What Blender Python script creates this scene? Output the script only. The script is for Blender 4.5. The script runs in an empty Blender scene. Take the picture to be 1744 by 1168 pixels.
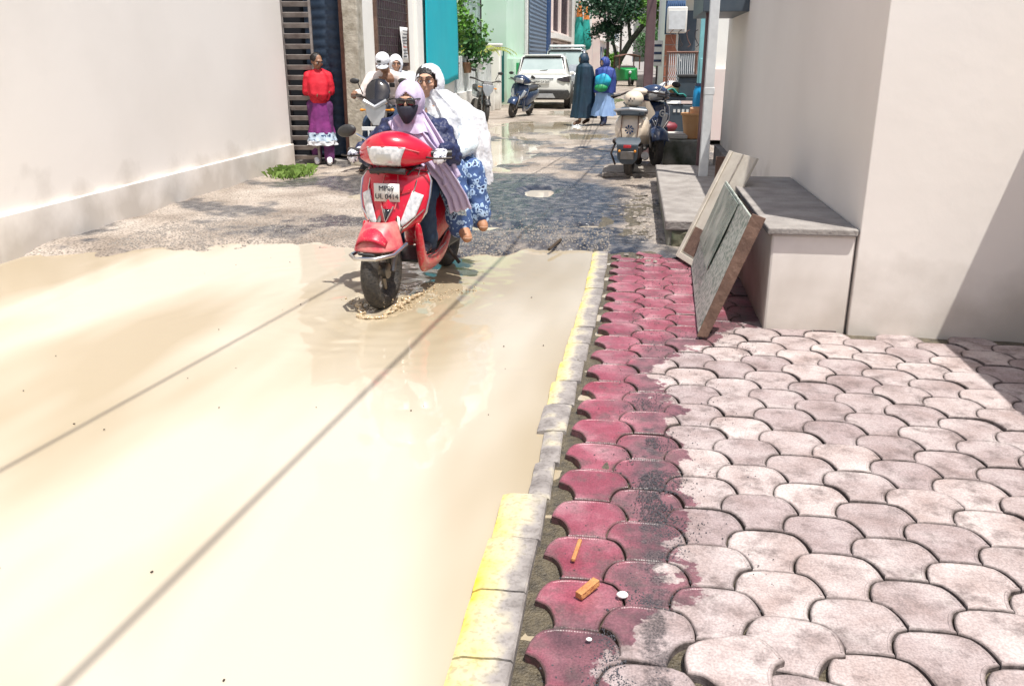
import bpy, bmesh, math, random
from mathutils import Vector, Matrix, noise, Euler
from math import sin, cos, pi, radians, sqrt
rnd = random.Random(7)
S = bpy.context.scene
C = S.collection

# ------------------------------------------------------------------ camera, sky, sun, exposure
EYE = 1.5
TH, PS = radians(18.459), radians(7.932)
cam = bpy.data.cameras.new('camera'); cam.sensor_width = 36; cam.lens = 36*1450/1744; cam.clip_end = 900; cam.clip_start = .05
co = bpy.data.objects.new('camera', cam); C.objects.link(co)
co.location = (0, 0, EYE); co.rotation_euler = (pi/2-TH, 0, PS)
S.camera = co
SUN = Vector((.25, -.24, .95)).normalized()
w = bpy.data.worlds.new('World'); S.world = w; w.use_nodes = True
nt = w.node_tree; bg = nt.nodes['Background']
sky = nt.nodes.new('ShaderNodeTexSky'); sky.sky_type = 'NISHITA'; sky.sun_disc = False
sky.sun_elevation = math.asin(SUN.z); sky.sun_rotation = math.atan2(SUN.x, SUN.y)
sky.air_density = 1.0; sky.dust_density = 3.0; sky.ozone_density = .6
nt.links.new(sky.outputs[0], bg.inputs[0]); bg.inputs[1].default_value = .1
sl = bpy.data.lights.new('sun', 'SUN'); sl.energy = 4.2; sl.angle = radians(.5); sl.color = (1, .96, .9)
so = bpy.data.objects.new('sun', sl); C.objects.link(so); so.rotation_euler = SUN.to_track_quat('Z', 'Y').to_euler()
S.view_settings.view_transform = 'Standard'; S.view_settings.look = 'None'
S.view_settings.exposure = .5; S.view_settings.gamma = 1
S.render.resolution_x = 1024; S.render.resolution_y = 685

# a ground point or a point at depth Y seen along a line of sight (coordinates of the 1744 x 1168 photograph)
def ray(px, py):
    a = (px-872)/1450; b = -(py-584)/1450
    f = Vector((-sin(PS)*cos(TH), cos(PS)*cos(TH), -sin(TH))); r = Vector((cos(PS), sin(PS), 0)); u = r.cross(f)
    return f+r*a+u*b
def G(px, py, z=0):
    d = ray(px, py); t = (z-EYE)/d.z; return Vector((d.x*t, d.y*t, z))
def at(px, py, Y):
    d = ray(px, py); t = Y/d.y; return Vector((d.x*t, Y, EYE+d.z*t))

# ------------------------------------------------------------------ materials
M = {}
def mat(n, c, rough=.6, metal=0, c2=None, scale=12, bump=0, bscale=None, mix=.5, coat=0, spec=.5, coords='Object', trans=0, detail=6, sharp=0):
    m = bpy.data.materials.new(n); m.use_nodes = True; t = m.node_tree; N = t.nodes; L = t.links
    b = N['Principled BSDF']; b.inputs['Roughness'].default_value = rough; b.inputs['Metallic'].default_value = metal
    b.inputs['Coat Weight'].default_value = coat; b.inputs['Specular IOR Level'].default_value = spec
    b.inputs['Transmission Weight'].default_value = trans
    if c2 is None: c2 = tuple(x*.8 for x in c)
    tc = N.new('ShaderNodeTexCoord'); nz = N.new('ShaderNodeTexNoise'); nz.inputs['Scale'].default_value = scale; nz.inputs['Detail'].default_value = detail
    L.new(tc.outputs[coords], nz.inputs['Vector'])
    r = N.new('ShaderNodeValToRGB'); w_ = .22*(1-sharp)+.01
    r.color_ramp.elements[0].position = mix-w_; r.color_ramp.elements[1].position = mix+w_
    r.color_ramp.elements[0].color = (*c2, 1); r.color_ramp.elements[1].color = (*c, 1)
    L.new(nz.outputs[0], r.inputs[0]); L.new(r.outputs[0], b.inputs['Base Color'])
    if bump:
        n2 = N.new('ShaderNodeTexNoise'); n2.inputs['Scale'].default_value = bscale or scale*3; n2.inputs['Detail'].default_value = 5
        L.new(tc.outputs[coords], n2.inputs['Vector'])
        bp = N.new('ShaderNodeBump'); bp.inputs['Strength'].default_value = bump; bp.inputs['Distance'].default_value = .02
        L.new(n2.outputs[0], bp.inputs['Height']); L.new(bp.outputs[0], b.inputs['Normal'])
    M[n] = m; return m
mat('red_paint', (.62, .006, .035), .28, 0, (.5, .004, .02), 3, coat=.6)
mat('red_dusty', (.55, .05, .08), .45, 0, (.62, .3, .25), 14, mix=.42)
mat('black_plastic', (.018, .018, .02), .45, 0, (.05, .048, .045), 20, bump=.1)
mat('black_gloss', (.012, .012, .016), .12, 0, coat=.5)
mat('rubber', (.02, .02, .022), .7, 0, (.07, .06, .05), 40, bump=.5, bscale=90)
mat('chrome', (.75, .75, .76), .22, 1, (.5, .48, .45), 9)
mat('steel_dull', (.3, .29, .28), .45, 1, (.2, .17, .14), 15)
mat('lens_white', (.8, .81, .82), .12, 0, (.35, .37, .4), 38, coat=1, mix=.42)
mat('lens_amber', (.8, .3, .03), .15); mat('lens_red', (.5, .01, .02), .15, coat=1)
mat('lens_dark', (.05, .04, .045), .15, coat=1)
mat('plate_white', (.8, .8, .76), .4); mat('ink', (.02, .02, .03), .5)
mat('skin_light', (.55, .33, .22), .55, 0, (.47, .26, .17), 8); mat('skin_brown', (.3, .155, .09), .55, 0, (.22, .11, .065), 8)
mat('hair', (.012, .009, .008), .4, 0, bump=.5, bscale=90)
mat('navy_cloth', (.02, .03, .1), .5, 0, (.012, .018, .06), 9, bump=.9, bscale=24)
mat('jean_navy', (.02, .05, .1), .8, 0, (.012, .03, .07), 20, bump=.4, bscale=25)
mat('lavender', (.58, .5, .66), .8, 0, (.5, .42, .6), 5, bump=.35, bscale=18)
mat('black_cloth', (.02, .022, .04), .75, 0, bump=.3, bscale=20)
mat('white_cloth', (.8, .8, .82), .85, 0, (.66, .69, .74), 9, bump=.7, bscale=26)
mat('sheer_white', (.82, .82, .84), .85, 0, (.7, .72, .76), 9, bump=.7, bscale=26); M['sheer_white'].node_tree.nodes['Principled BSDF'].inputs['Alpha'].default_value = .8
mat('cream_cloth', (.78, .7, .66), .8, 0, (.7, .6, .56), 6, bump=.4, bscale=14)
mat('red_cloth', (.65, .01, .03), .7, 0, (.5, .005, .02), 8, bump=.4, bscale=16)
mat('purple_cloth', (.25, .03, .2), .7, 0, (.12, .015, .12), 6, bump=.4, bscale=16)
mat('plum_cloth', (.13, .03, .13), .8, 0, bump=.3)
mat('teal_navy', (.015, .05, .085), .6, 0, (.01, .025, .05), 4, bump=.4, bscale=10)
mat('royal_blue', (.05, .09, .36), .6, 0, (.03, .05, .22), 4, bump=.5, bscale=10)
mat('sky_blue_cloth', (.3, .45, .72), .7, 0, (.22, .34, .6), 5, bump=.4, bscale=12)
mat('cyan_bag', (.02, .5, .62), .5, 0, (.02, .25, .5), 8); mat('green_bag', (.02, .3, .1), .5)
mat('white_paint', (.82, .82, .79), .25, coat=.6, c2=(.74, .74, .7), scale=2)
mat('cream_paint', (.78, .68, .55), .3, coat=.5, c2=(.7, .58, .45), scale=4)
mat('navy_paint', (.025, .05, .12), .25, coat=.6, c2=(.02, .035, .08), scale=3)
mat('silver_paint', (.6, .62, .64), .3, .6, coat=.3)
mat('glass_dark', (.03, .05, .055), .08, 0, coat=1, spec=.8)
mat('glass_sky', (.42, .5, .5), .1, 0, (.3, .38, .38), 2, spec=1)
mat('plaster_white', (.84, .83, .78), .85, 0, (.74, .72, .66), 1.4, bump=.15, bscale=30, mix=.36)
mat('plaster_cream', (.83, .78, .72), .85, 0, (.74, .69, .63), .7, bump=.09, bscale=9, mix=.38)
mat('plaster_green', (.5, .72, .55), .85, 0, (.6, .76, .64), 1.2, bump=.1)
mat('plaster_pink', (.72, .58, .55), .85, 0, (.75, .68, .62), 1.2, bump=.1)
mat('pillar_plaster', (.5, .46, .38), .9, 0, (.2, .17, .12), 7, bump=.5, bscale=22, mix=.42)
mat('turquoise', (.0, .47, .56), .5, 0, (.0, .42, .52), 2, bump=.06, bscale=3)
mat('shutter_blue', (.18, .24, .32), .5, .2, (.14, .19, .26), 3); mat('blue_trim', (.02, .07, .2), .5)
mat('gate_brown', (.16, .13, .12), .5, .3, (.33, .3, .28), 7, mix=.55); mat('gate_blue', (.035, .06, .1), .45, .2, (.06, .09, .14), 5)
mat('rust', (.12, .06, .045), .7, .2, (.2, .1, .07), 14, bump=.3); mat('pole_brown', (.16, .1, .105), .65, .1, (.11, .065, .07), 5, bump=.2)
mat('window_dark', (.05, .02, .035), .35, 0, (.1, .04, .07), 3)
mat('dark_inside', (.012, .014, .02), .8)
mat('iron_green', (.02, .14, .12), .5, .2); mat('iron_black', (.02, .018, .018), .55, .2, (.05, .03, .025), 30)
mat('iron_white', (.7, .72, .72), .5); mat('teal_post', (.25, .6, .62), .5, 0, (.2, .45, .5), 9)
mat('terracotta', (.62, .3, .12), .55, 0, (.72, .42, .2), 4); mat('tan_plastic', (.68, .42, .24), .5); mat('orange_red', (.7, .1, .05), .5)
mat('pot_clay', (.3, .17, .1), .8); mat('soil', (.06, .04, .025), .9)
mat('leaf_light', (.12, .3, .03), .55, 0, (.07, .18, .02), 5); mat('leaf_mid', (.045, .15, .03), .55, 0, (.03, .1, .025), 5)
mat('leaf_dark', (.015, .06, .035), .6, 0, (.03, .1, .04), 3); mat('leaf_yellow', (.42, .42, .04), .5, 0, (.25, .33, .03), 6)
mat('grass_green', (.12, .22, .035), .6, 0, (.22, .32, .07), 9)
mat('bark', (.06, .075, .05), .85, 0, (.03, .035, .025), 8, bump=.6)
mat('concrete', (.36, .335, .31), .9, 0, (.2, .18, .165), 5, bump=.5, bscale=35, mix=.48)
mat('concrete_moss', (.4, .38, .33), .9, 0, (.045, .06, .03), 5, bump=.5, bscale=30, mix=.52)
mat('moss_dark', (.05, .09, .05), .85, 0, (.16, .15, .1), 9, bump=.6, mix=.6)
mat('board_cream', (.6, .56, .48), .7, 0, (.45, .4, .33), 6, bump=.2)
mat('board_green', (.035, .09, .07), .25, 0, (.4, .43, .38), 4.5, mix=.53, bump=.2, bscale=60, sharp=.4)
mat('terrazzo', (.5, .52, .47), .5, 0, (.14, .2, .16), 38, mix=.47, sharp=.7)
mat('wood_dark', (.09, .05, .035), .7, 0, (.17, .1, .07), 10, bump=.4)
mat('wood_stick', (.55, .27, .1), .7, 0, (.4, .14, .05), 30, bump=.5)
mat('paper', (.85, .84, .82), .7); mat('brick_red', (.4, .16, .09), .85, 0, (.3, .11, .07), 12, bump=.4)
mat('blue_plastic', (.01, .3, .62), .35); mat('crate_grey', (.05, .07, .09), .45, 0, (.08, .1, .12), 6)
mat('green_sheet', (.02, .3, .26), .5, 0, (.03, .4, .36), 5, bump=.4, bscale=9); mat('maroon', (.2, .02, .035), .5)
mat('floral_sock', (.8, .8, .82), .8); mat('sandal_tan', (.45, .22, .12), .6)
mat('cable_black', (.02, .02, .02), .6); mat('pvc_grey', (.6, .6, .58), .5)
mat('yellow_paint', (.75, .5, .02), .6); mat('flag_orange', (.75, .25, .06), .8)
mat('splash_water', (.72, .58, .4), .1, 0, (.55, .4, .22), 30, trans=.25, spec=.8)
mat('blue_curtain', (.03, .07, .16), .8, 0, (.06, .12, .22), 6); mat('rickshaw_green', (.02, .3, .08), .4); mat('pebble', (.16, .145, .13), .85, 0, (.3, .27, .24), 60, mix=.6)
mat('debris_pale', (.38, .34, .3), .9, 0, (.16, .14, .12), 25)
mat('coal_grit', (.035, .035, .045), .6, 0, (.09, .09, .1), 60)

def cells(n, dark, light, scale, thr, rough=.8, third=None):   # printed blotches on cloth
    m = bpy.data.materials.new(n); m.use_nodes = True; t = m.node_tree; N = t.nodes; L = t.links; b = N['Principled BSDF']; b.inputs['Roughness'].default_value = rough
    tc = N.new('ShaderNodeTexCoord'); nz = N.new('ShaderNodeTexNoise'); nz.inputs['Scale'].default_value = scale*1.1
    ad = N.new('ShaderNodeMix'); ad.data_type = 'RGBA'; ad.inputs[0].default_value = .06
    v = N.new('ShaderNodeTexVoronoi'); v.inputs['Scale'].default_value = scale
    r = N.new('ShaderNodeValToRGB'); e = r.color_ramp.elements; e[0].color = (*dark, 1); e[0].position = thr; e[1].color = (*light, 1); e[1].position = thr+.04
    if third: x = e.new(thr+.22); x.color = (*light, 1); y = e.new(thr+.25); y.color = (*third, 1)
    L.new(tc.outputs['Object'], nz.inputs['Vector']); L.new(tc.outputs['Object'], ad.inputs[6]); L.new(nz.outputs[1], ad.inputs[7])
    L.new(ad.outputs[2], v.inputs['Vector']); L.new(v.outputs[0], r.inputs[0]); L.new(r.outputs[0], b.inputs['Base Color']); M[n] = m
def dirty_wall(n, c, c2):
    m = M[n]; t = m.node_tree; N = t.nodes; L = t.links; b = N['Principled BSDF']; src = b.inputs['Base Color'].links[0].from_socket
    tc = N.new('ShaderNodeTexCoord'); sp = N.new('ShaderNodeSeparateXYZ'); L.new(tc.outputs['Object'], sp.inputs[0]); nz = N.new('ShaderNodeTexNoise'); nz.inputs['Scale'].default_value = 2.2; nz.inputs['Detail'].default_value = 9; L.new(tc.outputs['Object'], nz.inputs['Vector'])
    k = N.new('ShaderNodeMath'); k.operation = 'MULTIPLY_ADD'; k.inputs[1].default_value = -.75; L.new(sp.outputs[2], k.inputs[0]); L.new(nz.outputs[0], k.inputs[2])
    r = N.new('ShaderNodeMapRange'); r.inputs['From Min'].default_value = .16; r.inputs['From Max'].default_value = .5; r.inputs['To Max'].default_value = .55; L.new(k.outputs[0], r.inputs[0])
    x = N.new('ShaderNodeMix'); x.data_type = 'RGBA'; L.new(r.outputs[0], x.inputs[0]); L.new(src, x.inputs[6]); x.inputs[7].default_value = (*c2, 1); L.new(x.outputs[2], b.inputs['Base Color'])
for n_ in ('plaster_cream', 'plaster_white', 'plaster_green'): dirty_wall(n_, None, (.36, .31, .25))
def muddy_paint():
    m = M['red_paint']; t = m.node_tree; N = t.nodes; L = t.links; b = N['Principled BSDF']; src = b.inputs['Base Color'].links[0].from_socket
    tc = N.new('ShaderNodeTexCoord'); sp = N.new('ShaderNodeSeparateXYZ'); L.new(tc.outputs['Object'], sp.inputs[0]); nz = N.new('ShaderNodeTexNoise'); nz.inputs['Scale'].default_value = 32; nz.inputs['Detail'].default_value = 8; nz.inputs['Roughness'].default_value = .7; L.new(tc.outputs['Object'], nz.inputs['Vector'])
    k = N.new('ShaderNodeMath'); k.operation = 'MULTIPLY_ADD'; k.inputs[1].default_value = -.42; L.new(sp.outputs[2], k.inputs[0]); L.new(nz.outputs[0], k.inputs[2])
    r = N.new('ShaderNodeMapRange'); r.inputs['From Min'].default_value = .33; r.inputs['From Max'].default_value = .5; r.inputs['To Max'].default_value = .7; L.new(k.outputs[0], r.inputs[0])
    x = N.new('ShaderNodeMix'); x.data_type = 'RGBA'; L.new(r.outputs[0], x.inputs[0]); L.new(src, x.inputs[6]); x.inputs[7].default_value = (.42, .27, .2, 1); L.new(x.outputs[2], b.inputs['Base Color'])
    r2 = N.new('ShaderNodeMapRange'); r2.inputs['To Min'].default_value = .28; r2.inputs['To Max'].default_value = .75; L.new(r.outputs[0], r2.inputs[0]); L.new(r2.outputs[0], b.inputs['Roughness'])
muddy_paint()
cells('leopard', (.012, .02, .08), (.4, .55, .74), 24, .24, third=(.05, .1, .25))
cells('pale_print', (.03, .22, .4), (.72, .82, .86), 60, .25)
cells('glove_print', (.015, .02, .06), (.75, .75, .8), 40, .33)
cells('border_print', (.02, .06, .16), (.5, .62, .75), 18, .3)
cells('mud_spatter', (.6, .45, .35), (.5, .012, .04), 70, .16, rough=.4)

# ------------------------------------------------------------------ mesh building helpers
def tag(o, label=None, cat=None, group=None, kind=None):
    if label: o['label'] = label
    if cat: o['category'] = cat
    if group: o['group'] = group
    if kind: o['kind'] = kind
    return o
def thing(name, label, cat, loc=(0, 0, 0), rz=0, group=None, tilt=(0, 0)):
    o = bpy.data.objects.new(name, None); C.objects.link(o); o.location = loc; o.rotation_euler = (tilt[0], tilt[1], rz); o.empty_display_size = .2
    return tag(o, label, cat, group)
class MB:
    def __init__(s): s.v = []; s.f = []
    def add(s, vs, fs):
        n = len(s.v); s.v += [Vector(x) for x in vs]; s.f += [[i+n for i in f] for f in fs]; return s
    def box(s, c, d, rot=None, taper=1, tx=None):
        c = Vector(c); hx, hy, hz = d[0]/2, d[1]/2, d[2]/2; R = Euler(rot).to_matrix() if rot else Matrix.Identity(3); vs = []
        for z in (-1, 1):
            k = taper if z > 0 else 1
            for x, y in ((-1, -1), (1, -1), (1, 1), (-1, 1)): vs.append(c+R@Vector((x*hx*k, y*hy*(k if tx is None else tx), z*hz)))
        return s.add(vs, [(3, 2, 1, 0), (4, 5, 6, 7), (0, 1, 5, 4), (1, 2, 6, 5), (2, 3, 7, 6), (3, 0, 4, 7)])
    def b2(s, a, b): return s.box([(a[i]+b[i])/2 for i in range(3)], [abs(b[i]-a[i]) for i in range(3)])
    def loft(s, rings, closed=True, cap=True):
        n = len(rings[0]); vs = [p for r in rings for p in r]; fs = []
        for i in range(len(rings)-1):
            for j in range(n if closed else n-1):
                k = (j+1) % n; fs.append((i*n+j, i*n+k, (i+1)*n+k, (i+1)*n+j))
        if closed and cap: fs.append(tuple(range(n))[::-1]); fs.append(tuple((len(rings)-1)*n+j for j in range(n)))
        return s.add(vs, fs)
    def tube(s, pts, r, seg=8, cap=True):
        pts = [Vector(p) for p in pts]; rs = r if isinstance(r, (list, tuple)) else [r]*len(pts); rings = []; ref = None
        for i, p in enumerate(pts):
            d = (pts[min(i+1, len(pts)-1)]-pts[max(i-1, 0)]).normalized()
            if ref is None: ref = d.orthogonal().normalized()
            a = (ref-d*ref.dot(d)).normalized(); ref = a; b = d.cross(a)
            rings.append([p+(a*cos(t*2*pi/seg)+b*sin(t*2*pi/seg))*rs[i] for t in range(seg)])
        return s.loft(rings, True, cap)
    def ball(s, c, r, seg=12, rings=8, rot=None):
        c = Vector(c); r = Vector(r) if not isinstance(r, (int, float)) else Vector((r, r, r)); R = Euler(rot).to_matrix() if rot else Matrix.Identity(3)
        R_ = [[c+R@Vector((r.x*sin(a)*cos(t), r.y*sin(a)*sin(t), -r.z*cos(a))) for t in [2*pi*j/seg for j in range(seg)]] for a in [pi*(i+.15)/(rings+.3) for i in range(rings+1)]]
        return s.loft(R_)
    def cap(s, a, b, ra, rb, seg=12):     # tapered capsule between two joints
        a = Vector(a); b = Vector(b); s.tube([a, b], [ra, rb], seg); s.ball(a, ra, seg, 6); s.ball(b, rb, seg, 6); return s
    def chain(s, pts, rs, seg=12):
        for i in range(len(pts)-1): s.cap(pts[i], pts[i+1], rs[i], rs[i+1], seg)
        return s
    def lathe(s, prof, c=(0, 0, 0), seg=24, axis='z'):
        c = Vector(c); rings = []
        for r, h in prof:
            ring = []
            for j in range(seg):
                t = 2*pi*j/seg; x, y, z = r*cos(t), r*sin(t), h
                ring.append(c+(Vector((x, y, z)) if axis == 'z' else Vector((z, x, y))))
            rings.append(ring)
        return s.loft(rings, True, True)
    def torus(s, c, R, r, axis='x', seg=32, k=10, sq=1):
        rings = []; c = Vector(c)
        for i in range(seg+1):
            a = 2*pi*i/seg; ring = []
            for j in range(k):
                t = 2*pi*j/k; q = R+r*cos(t); h = r*sin(t)*sq
                ring.append(c+(Vector((h, q*cos(a), q*sin(a))) if axis == 'x' else Vector((q*cos(a), q*sin(a), h))))
            rings.append(ring)
        return s.loft(rings, True, False)
    def grid(s, fn, nu, nv):
        vs = [fn(i/nu, j/nv) for j in range(nv+1) for i in range(nu+1)]
        return s.add(vs, [(j*(nu+1)+i, j*(nu+1)+i+1, (j+1)*(nu+1)+i+1, (j+1)*(nu+1)+i) for j in range(nv) for i in range(nu)])
    def ribbon(s, path, widths, wdir, fold=.0, nf=3, nu=14, ph=0):   # draped cloth strip
        path = [Vector(p) for p in path]
        wd = [Vector(x).normalized() for x in wdir] if isinstance(wdir[0], (tuple, Vector)) else [Vector(wdir).normalized()]*len(path)
        def fn(u, v):
            t = v*(len(path)-1); i = min(int(t), len(path)-2); k = t-i; k2 = k*k*(3-2*k)*.5+k*.5
            p = path[i].lerp(path[i+1], k2); d = (path[i+1]-path[i]).normalized(); wv = wd[i].lerp(wd[i+1], k); ww = widths[i]+(widths[i+1]-widths[i])*k
            n = d.cross(wv).normalized(); return p+wv*(u-.5)*ww+n*(sin(u*nf*2*pi+ph+v*1.5)*fold*(.5+.5*v)+sin(u*nf*5.1+ph*2)*fold*.3)
        return s.grid(fn, nu*2, len(path)*5)
    def build(s, name, m, parent=None, smooth=True, bevel=0, sub=0, solid=0, remesh=0, disp=0, dsize=.1, ang=40, smi=0, loc=None):
        me = bpy.data.meshes.new(name); me.from_pydata([tuple(v) for v in s.v], [], s.f); me.materials.append(M[m] if isinstance(m, str) else m)
        bm = bmesh.new(); bm.from_mesh(me); bmesh.ops.recalc_face_normals(bm, faces=bm.faces); bm.to_mesh(me); bm.free()
        o = bpy.data.objects.new(name, me); C.objects.link(o)
        if loc is not None: o.location = loc
        if parent: o.parent = parent
        if solid: x = o.modifiers.new('solid', 'SOLIDIFY'); x.thickness = solid; x.offset = -1
        if remesh:
            x = o.modifiers.new('remesh', 'REMESH'); x.mode = 'VOXEL'; x.voxel_size = remesh; x.use_smooth_shade = True
            x = o.modifiers.new('smooth', 'SMOOTH'); x.iterations = smi or 4; x.factor = .5
        if bevel: x = o.modifiers.new('bevel', 'BEVEL'); x.width = bevel; x.segments = 2; x.limit_method = 'ANGLE'; x.angle_limit = radians(35)
        if sub: x = o.modifiers.new('sub', 'SUBSURF'); x.levels = sub; x.render_levels = sub
        if disp:
            t = bpy.data.textures.new(name+'_folds', 'CLOUDS'); t.noise_scale = dsize; t.noise_depth = 2
            x = o.modifiers.new('folds', 'DISPLACE'); x.texture = t; x.strength = disp; x.mid_level = .5
        if smooth:
            me.shade_smooth()
            if not (remesh or sub): me.set_sharp_from_angle(angle=radians(ang))
        return o
def text(name, body, size, m, parent, loc, rot, ext=.001, align='CENTER', sx=1):
    cu = bpy.data.curves.new(name, 'FONT'); cu.body = body; cu.size = size; cu.align_x = align; cu.align_y = 'CENTER'; cu.extrude = ext
    t = bpy.data.objects.new(name, cu); C.objects.link(t); bpy.context.view_layer.update()
    me = bpy.data.meshes.new_from_object(t.evaluated_get(bpy.context.evaluated_depsgraph_get())); bpy.data.objects.remove(t)
    me.materials.clear(); me.materials.append(M[m]); o = bpy.data.objects.new(name, me); C.objects.link(o); o.location = loc; o.rotation_euler = rot; o.scale = (sx, 1, 1); o.parent = parent
    return o
def copy_thing(o, loc=None, rz=None, label=None, parent=None):
    c = o.copy(); C.objects.link(c)
    if parent: c.parent = parent
    if loc is not None: c.location = loc
    if rz is not None: c.rotation_euler.z = rz
    if label: c['label'] = label
    for ch in list(o.children): copy_thing(ch, parent=c)
    return c
def fbm(x, y, s=1, z=0): return noise.fractal(Vector((x*s, y*s, z)), 1.0, 2.0, 4)
def sstep(a, b, x): t = max(0, min(1, (x-a)/(b-a))); return t*t*(3-2*t)

# ------------------------------------------------------------------ ground, road, puddle, pavement, kerb
WATER = -.035
def kerb_x(Y): return -.245+.09*sstep(2.2, 6.0, Y)          # line between kerb and paving
def road_z(x, y):
    z = fbm(x, y, 1.1)*.022+fbm(x, y, 5, 3)*.008+fbm(x, y, 17, 5)*.004
    edge = 6.95+.45*fbm(x, 0, .9, 8)+.25*fbm(x, y, 2.2, 1)-.45*sstep(-3.2, -4.2, x)
    k = sstep(edge-.5, edge+.12, y)
    z = (1-k)*(-.11+z*.6)+k*z
    z += .018*k*math.exp(-((y-edge-.45)/.35)**2)
    # shallow pools further up the lane
    for cx, cy, rx, ry, d in ((-2.35, 14.5, .75, 3.6, .05), (-2.2, 20.5, 1.3, 2.5, .05), (-1.0, 18.0, .55, 1.1, .045), (-.38, 8.05, .13, .14, .06), (-1.1, 10.2, .22, .35, .05), (-1.6, 26, 1.2, 2.5, .04), (-1.25, 7.85, .35, .25, .035), (-2.7, 9.6, .7, .8, .03), (-1.0, 34, .8, 3, .04)):
        q = ((x-cx)/rx)**2+((y-cy)/ry)**2+.5*fbm(x, y, 1.6, 4)
        if q < 1.6: z -= d*(1-sstep(.25, 1.5, q))
    return z
def wet(x, y):
    q = ((x+1.15)/1.25)**2+((y-9.3)/2.3)**2+.55*fbm(x, y, 1.1, 12)+.3*fbm(x, y, 4, 12)
    return max((1-sstep(.6, 1.3, q)), .85*sstep(.03, .3, fbm(x, y, .8, 31)+.35*fbm(x, y, 5, 3))*(1-sstep(16, 24, y)), (1-sstep(.6, 1.2, ((x+.15)/.34)**2+((y-7.3)/.75)**2+.4*fbm(x, y, 4, 13))))
def make_road():
    xs = [-6.2+.2*i for i in range(7)]+[-4.9+.045*i for i in range(131)]; xs = sorted(set(round(x, 4) for x in xs))
    ys = []; y = -3
    while y < 90: ys.append(y); y += .25 if y < 6 else (.035 if y < 11.5 else (.07 if y < 18 else (.15 if y < 30 else 1.5)))
    V = [(x, y, road_z(x, y)) for y in ys for x in xs]; n = len(xs)
    F = [(j*n+i, j*n+i+1, (j+1)*n+i+1, (j+1)*n+i) for j in range(len(ys)-1) for i in range(n-1)]
    me = bpy.data.meshes.new('road'); me.from_pydata(V, [], F)
    a = me.attributes.new('wet', 'FLOAT', 'POINT'); a.data.foreach_set('value', [wet(v[0], v[1]) for v in V])
    me.shade_smooth(); o = bpy.data.objects.new('road', me); C.objects.link(o); tag(o, kind='structure')
    m = bpy.data.materials.new('road_mud'); m.use_nodes = True; t = m.node_tree; N = t.nodes; L = t.links; b = N['Principled BSDF']
    tc = N.new('ShaderNodeTexCoord'); at_ = N.new('ShaderNodeAttribute'); at_.attribute_name = 'wet'
    def nz(s, d=6):
        q = N.new('ShaderNodeTexNoise'); q.inputs['Scale'].default_value = s; q.inputs['Detail'].default_value = d; L.new(tc.outputs['Object'], q.inputs['Vector']); return q
    def ramp(src, stops):
        r = N.new('ShaderNodeValToRGB'); e = r.color_ramp.elements
        while len(e) < len(stops): e.new(.5)
        for k, (p, c) in enumerate(stops): e[k].position = p; e[k].color = (*c, 1)
        L.new(src, r.inputs[0]); return r
    r1 = ramp(nz(1.3).outputs[0], ((.3, (.2, .165, .135)), (.5, (.34, .29, .245)), (.7, (.45, .4, .35))))
    r2 = ramp(nz(55, 4).outputs[0], ((.35, (.3, .28, .25)), (.52, (1, 1, 1)), (.7, (1.3, 1.25, 1.2))))
    mu = N.new('ShaderNodeMix'); mu.data_type = 'RGBA'; mu.blend_type = 'MULTIPLY'; mu.inputs[0].default_value = .8; L.new(r1.outputs[0], mu.inputs[6]); L.new(r2.outputs[0], mu.inputs[7])
    r3 = ramp(nz(9, 8).outputs[0], ((.32, (.015, .018, .026)), (.5, (.05, .054, .066)), (.66, (.17, .16, .155))))
    mw = N.new('ShaderNodeMix'); mw.data_type = 'RGBA'; L.new(at_.outputs['Fac'], mw.inputs[0]); L.new(mu.outputs[2], mw.inputs[6]); L.new(r3.outputs[0], mw.inputs[7]); L.new(mw.outputs[2], b.inputs['Base Color'])
    mr = N.new('ShaderNodeMapRange'); mr.inputs['To Min'].default_value = .75; mr.inputs['To Max'].default_value = .16; L.new(at_.outputs['Fac'], mr.inputs[0]); L.new(mr.outputs[0], b.inputs['Roughness'])
    bp = N.new('ShaderNodeBump'); bp.inputs['Strength'].default_value = .8; bp.inputs['Distance'].default_value = .02; L.new(nz(22, 8).outputs[0], bp.inputs['Height']); L.new(bp.outputs[0], b.inputs['Normal'])
    me.materials.append(m)
make_road()
tag(MB().add([(-400, -300, -.2), (400, -300, -.2), (400, 500, -.2), (-400, 500, -.2)], [(0, 1, 2, 3)]).build('ground', 'concrete'), kind='structure')
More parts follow.
